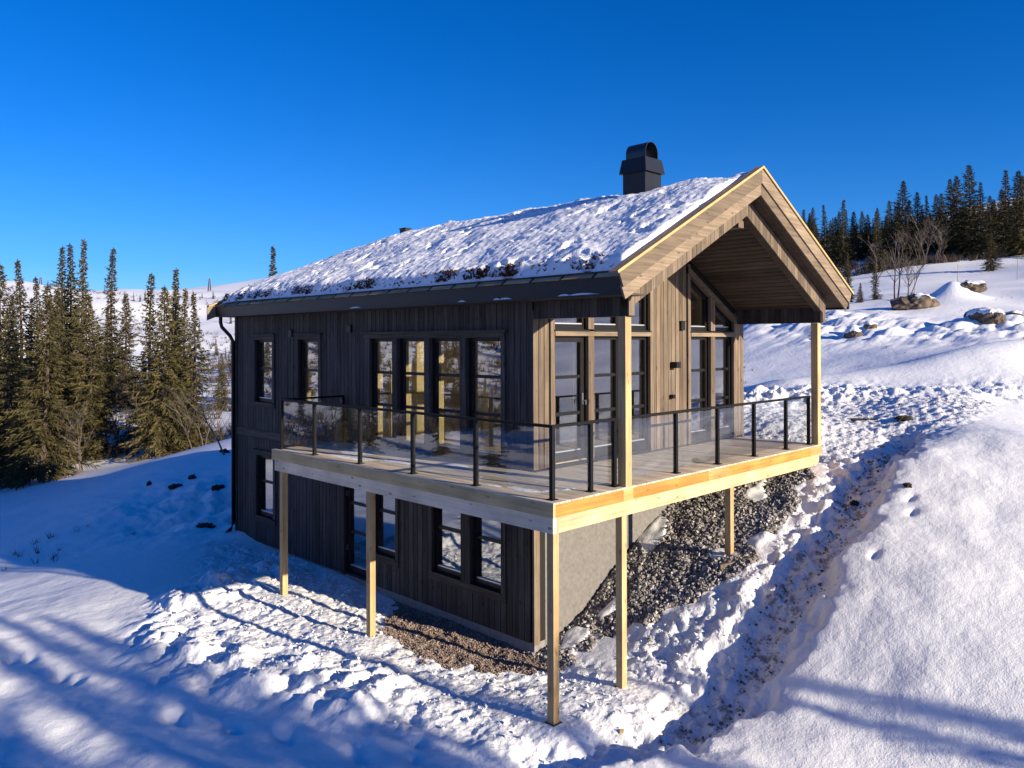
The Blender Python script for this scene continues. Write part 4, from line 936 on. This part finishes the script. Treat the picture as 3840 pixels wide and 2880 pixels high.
# small trees on the distant hills
r = np.random.default_rng(77); k = 0; GFAR = 'small spruces dotted over the distant snowy hills'
while k < 120:
    D = r.uniform(60, 260); px = r.uniform(-200, 1150); d = cF + cR * ((px - 1920) / 2929.76)
    x, y = CAM.x + d.x * D, CAM.y + d.y * D
    if fbm(np.array([x * .012]), np.array([y * .012]), 3, 301)[0] < -.1: continue
    spruce(x, y, r.uniform(1.4, 4.0), ('dark', 'spire', 'slim')[k % 3], 'tiny dark spruce dotted on the distant white hillside', GFAR, sink=.1); k += 1
for k in range(80):    # slope seen mirrored in the window panes
    a = r.uniform(1.75, 3.05); D = r.uniform(22, 80)
    spruce(math.cos(a) * D, 6 + math.sin(a) * D, r.uniform(2.5, 6.5), ('dark', 'full', 'slim')[k % 3], 'spruce on the opposite slope, seen only mirrored in the panes', 'spruces mirrored in the panes')
# ------------------------------------------------------------------ bare birches
def birch_mesh(seed, H, stems, spread):
    r = random.Random(seed); trunk = MB(); twig = MB()
    def grow(mb, p, d, L, rad, lev):
        n = 4; pts = [p]; q = Vector(p); dd = Vector(d)
        for i in range(n):
            dd = (dd + Vector((r.uniform(-.22, .22), r.uniform(-.22, .22), r.uniform(-.05, .14)))).normalized(); q = q + dd * (L / n); pts.append(q.copy())
        mb.tube(pts, [rad * (1 - .16 * i) for i in range(n + 1)], 5 if lev == 0 else 3, False)
        if lev >= 3: return
        for i in range((7, 5, 4)[lev]):
            s = r.uniform(.3, 1.0); k = min(n - 1, int(s * n)); b = pts[k].lerp(pts[k + 1], s * n - k)
            a = r.uniform(0, 6.28); nd = (dd * .9 + Vector((math.cos(a), math.sin(a), r.uniform(0, .5))) * r.uniform(.5, .95)).normalized()
            grow(twig, b, nd, L * r.uniform(.34, .56), rad * .45, lev + 1)
    for s in range(stems):
        a = r.uniform(0, 6.28); l = r.uniform(.1, spread)
        grow(trunk, Vector((math.cos(a) * .12, math.sin(a) * .12, 0)) * (s > 0), Vector((math.cos(a) * l, math.sin(a) * l, 1)).normalized(), H * .75 * r.uniform(.7, 1), .012 * H, 0)
    return mesh_of('trunk', trunk.v, trunk.f, BIRCH), mesh_of('crown', twig.v, twig.f, BIRCH)
BP = [birch_mesh(5, 3, 2, .5), birch_mesh(9, 3, 3, .7), birch_mesh(14, 3, 1, .35)]
def birch(x, y, h, i, label, group):
    t = thing('bare_birch', label, 'birch', (x, y, ground(x, y) - .05), group); t.scale = (h / 3,) * 3; t.rotation_euler.z = i * 1.7
    for nm, m in zip(('trunk', 'crown'), BP[i % 3]):
        o = bpy.data.objects.new(nm, m); COL.objects.link(o); o.parent = t
G1 = 'bare birch bushes among the left spruces'
for i, (x, y, h, lb) in enumerate([(8.91, 38.88, 3.9, 'bare birch bush at the left foot of the spruce clump next to the cabin'),
  (10.09, 38.4, 4.65, 'bare birch with pale stems in the middle of the clump next to the cabin'),
  (10.6, 36.48, 3.9, 'leaning bare birch at the right foot of the clump next to the cabin'),
  (10.8, 35.57, 3.2, 'low bare birch bush in front of the rightmost spruce of that clump'),
  (10.84, 45.43, 4.2, 'bare birch in the gap between the two left spruce clumps'),
  (5.81, 22.16, 3.2, 'thin bare twigs of a birch right beside the cabin corner'),
  (13.67, 56.75, 2.9, 'far bare birch under the lone narrow spire'),
  (5.49, 38.06, 4.35, 'pale stemmed birch just right of the big front spruce'),
  (8.95, 37.43, 3.2, 'low grey birch twigs between the first two stems of that clump'),
  (9.41, 46.87, 3.6, 'grey birch in the gap, behind the other one there')]): birch(x, y, h, i, lb, G1)
G2 = 'bare birches before the right forest'
for i, (x, y, h, lb) in enumerate([(40.96, 9.57, 4.2, 'tall bare birch with leaning stems just left of the brown boulder'), (40.83, 9.01, 2.9, 'shorter bare birch leaning right over the brown boulder'), (41.06, 10.89, 4.2, 'bare birch left of the leaning one by the boulder'),
  (72.35, 17.74, 5.0, 'bare grey birch in the forest edge right of the tall lone spruce'), (75.18, 17.74, 4.5, 'second bare birch in the forest edge, thin and pale'), (73.86, 16.23, 4.5, 'bare birch in front of the big dark clump'),
  (81.2, 15.94, 5.7, 'bare birch between the highest spruce and the pointed one'), (74.07, 18.85, 4.0, 'low bare birch close to the tall lone spruce')]): birch(x, y, h, i, lb, G2)
# ------------------------------------------------------------------ brush: uncountable twigs on the slopes
def brush(name, n, gen, lo, hi, seed, mat):
    r = np.random.default_rng(seed); V = []; Fb = []; P = [gen(r) for _ in range(n)]
    px = np.array([p[0] for p in P]); py = np.array([p[1] for p in P]); pz = terrain(px, py)[0]
    cl = fbm(px * .05, py * .05, 3, 401)
    for x, y, z, c in zip(px, py, pz, cl):
        if c < r.uniform(-.5, .35): continue
        s = r.uniform(lo, hi)
        for _ in range(11):
            a = r.uniform(0, 6.28); l = s * r.uniform(.5, 1.1); d = np.array([math.cos(a) * .55, math.sin(a) * .55, 1]); w = np.array([-math.sin(a), math.cos(a), 0]) * s * .035
            p0 = np.array([x, y, z - .03]) + np.array([math.cos(a), math.sin(a), 0]) * s * .12; b = len(V); V += [tuple(p0 - w), tuple(p0 + w), tuple(p0 + d * l)]; Fb.append((b, b + 1, b + 2))
    o = bpy.data.objects.new(name, mesh_of(name, V, Fb, mat)); COL.objects.link(o); o['kind'] = 'stuff'
BRM = plain('brush_twigs', (.075, .052, .036), .95, noise=.4, scale=1)
def pol(D0, D1, p0, p1):
    def g(r):
        D = D0 + (D1 - D0) * r.uniform() ** 1.3; px = r.uniform(p0, p1); d = cF + cR * ((px - 1920) / 2929.76); return CAM.x + d.x * D, CAM.y + d.y * D
    return g
brush('hillside_brush', 16000, pol(45, 270, -300, 2900), .35, 1.1, 11, BRM)
brush('forest_undergrowth', 4200, pol(74, 118, 2700, 3900), .3, 1.0, 12, BRM)
brush('field_tufts', 90, pol(26, 45, 2750, 3900), .08, .22, 13, BRM)
def opp(r):
    a = r.uniform(1.7, 3.1); D = 34 + 170 * r.uniform() ** 1.4; return math.cos(a) * D, 6 + math.sin(a) * D
brush('opposite_slope_brush', 24000, opp, .3, 1.1, 14, BRM)
brush('bank_twigs', 26, lambda r: (r.uniform(-3, .5), r.uniform(15.2, 18.5)), .15, .3, 15, BRM)
# ------------------------------------------------------------------ rocks
def rock(x, y, a, b, h, label, cat='boulder', seed=0, mat=ROCK, name='boulder', cover=0.0, rot=0.0):
    import bmesh
    bm = bmesh.new(); bmesh.ops.create_icosphere(bm, subdivisions=4, radius=1)
    P = np.array([v.co[:] for v in bm.verts]); q = 1 + .22 * fbm(P[:, 0] * 1.3 + seed, P[:, 1] * 1.3 + P[:, 2] * 1.1, 3, seed) + .05 * fbm(P[:, 0] * 5 + P[:, 2] * 3, P[:, 1] * 5 - P[:, 2] * 4, 3, seed + 1) + .10 * billow(P[:, 0] * 3 + P[:, 2], P[:, 1] * 3 - P[:, 2], 2, seed + 3)
    if mat is CLOD: q = q + .45 * fbm(P[:, 0] * 2.2 + seed, P[:, 1] * 2.2 + P[:, 2], 3, seed + 5)
    for v, p, k in zip(bm.verts, P, q): v.co = Vector((p[0] * a, p[1] * b, p[2] * h)) * float(k)
    m = bpy.data.meshes.new(name); bm.to_mesh(m); m.materials.append(mat); z = ground(x, y)
    t = place_ob(name, m, None, (x, y, z + h * .15)); t.rotation_euler.z = rot; tag(t, label, cat)
    if cover:
        for v in list(bm.verts): v.co *= 1.012; v.co.z += .05
        kill = [f for f in bm.faces if (f.normal.z < .55 - cover * .6 + .35 * float(perlin(np.array([f.calc_center_median().x * 2.1]), np.array([f.calc_center_median().y * 2.1]), seed + 9)[0])) or f.calc_center_median().x > a * (.1 + cover)]
        bmesh.ops.delete(bm, geom=kill, context='FACES')
        m2 = bpy.data.meshes.new('snow_cap'); bm.to_mesh(m2); m2.materials.append(RSNOW); m2.polygons.foreach_set('use_smooth', [True] * len(m2.polygons))
        o = bpy.data.objects.new('snow_cap', m2); COL.objects.link(o); o.parent = t
    bm.free(); return t
rock(36.2, 7.1, 1.2, .8, .60, 'brown boulder with a snowy left side below the bare birch', seed=1, cover=.02, rot=2.3)
rock(41.0, 5.75, .8, .62, .34, 'snow buried boulder with only a small bare brown face, right of the brown one', seed=2, cover=.3, rot=2.3)
rock(30.28, 2.47, .95, .6, .42, 'dark flat boulder with a snow cap above the blue shadow at right', seed=3, cover=.4, rot=.9)
rock(33.7, 2.2, .55, .4, .24, 'small reddish boulder poking from the snow at the right edge', seed=4, cover=.2, rot=.8)
rock(26.08, 6.37, .42, .34, .30, 'grey round stone in the snow seen right of the porch post', seed=5, cover=.4, rot=.8)
rock(27.5, 6.15, .30, .24, .18, 'smaller grey stone just right of the round one', seed=6, cover=.4)
rock(30.1, 9.4, .3, .22, .14, 'flat stone left of the round grey one, seen beside the porch post', seed=7, cover=.4)
rock(11.67, -.45, .26, .15, .07, 'dark lump of earth on the driven snow right of the terrace', 'earth lump', 8, CLOD, 'earth_lump')
rock(11.5, .3, .42, .08, .03, 'long dark strip of earth beside the lump on the driven snow', 'earth lump', 9, CLOD, 'earth_lump', rot=-.8)
rock(7.2, -2.0, .08, .06, .045, 'brown clod lying alone on the smooth snow right of the dug path', 'clod', 10, CLOD, 'clod')
rock(7.0, -1.15, .09, .07, .05, 'brown clod lying in the dug path under the terrace corner', 'clod', 11, CLOD, 'clod')
for i, (x, y, a, b, lb) in enumerate([(2.65, 18.87, .30, .18, 'dark peat lump lowest in the blue shade of the bank, left of the bright spot'), (3.51, 19.67, .22, .14, 'peat lump with a bent root right above the others on the bank'), (6.1, 22.8, .38, .16, 'long peat lump high on the bank close to the cabin corner'), (1.4, 13.8, .32, .12, 'dark peat streak at the foot of the bank by the downpipe'), (2.97, 16.5, .26, .12, 'peat lump half way down the bank beside the downpipe'), (2.44, 20.6, .14, .1, 'smallest peat lump far left on the shaded bank')]):
    rock(x, y, a * .75, b * .75, .10, lb, 'peat lump', 20 + i, CLOD, 'peat_lump', rot=i * .8)
# ------------------------------------------------------------------ small things
STAKE = plain('stake_wood', (.30, .22, .15), .7)
for x, y, h, lb in ((59.02, 11.32, 1.4, 'thin marker stake on the far track, left one before the blue slope'), (59.92, 7.58, 1.6, 'thin marker stake near the right picture edge before the blue slope'), (42.73, 9.23, 1.4, 'thin marker stake beside the bare birch and the brown boulder')):
    z = ground(x, y); m = MB(); m.tube([(x, y, z - .2), (x + .02, y - .03, z + h)], [.022, .016], 6)
    tag(m.build('marker_stake', STAKE), lb, 'stake', 'marker stakes along the far track')
z = ground(4.2, -.35)
pa, pb = (4.22, .00), (4.66, -.40); za, zb_ = ground(*pa), ground(*pb)
m = MB(); m.add([(pa[0], pa[1], za + .10), (pb[0], pb[1], zb_ + .06), (pb[0] + .05, pb[1] + .05, zb_ + .06), (pa[0] + .05, pa[1] + .05, za + .10), (pa[0], pa[1], za - .06), (pb[0], pb[1], zb_ - .10), (pb[0] + .05, pb[1] + .05, zb_ - .10), (pa[0] + .05, pa[1] + .05, za - .06)],
      [(0, 1, 2, 3), (7, 6, 5, 4), (0, 4, 5, 1), (1, 5, 6, 2), (2, 6, 7, 3), (3, 7, 4, 0)])
o = m.build('plank', WALLX); fixnormals(o); tag(o, 'grey plank end half buried in snow and gravel below the short terrace post', 'plank')
z = ground(.75, -.55); m = MB(); m.box(.68, -.57, z - .01, .80, -.52, z + .04); o = m.build('wood_offcut', YELLOW); o.rotation_euler = (.2, .3, .6); tag(o, 'small yellow wood offcut on the trampled snow right of the corner post', 'offcut')
MASTM = plain('mast_steel', (.10, .10, .11), .6)
for x, y, h, lb in ((118.22, 277.43, 4.6, 'small mast on the far white hilltop above the eave end'), (64.09, 282.1, 4.0, 'lift pylon on the far white hill behind the left spruces')):
    z = ground(x, y); m = MB()
    for dx_, dy_ in ((-.5, -.3), (.5, -.3), (.5, .4), (-.5, .4)): m.tube([(x + dx_, y + dy_, z - .5), (x + dx_ * .3, y + dy_ * .3, z + h)], [.14, .10], 4)
    m.box(x - 1.1, y - .1, z + h * .82, x + 1.1, y + .1, z + h * .86)
    tag(m.build('mast', MASTM), lb, 'mast')
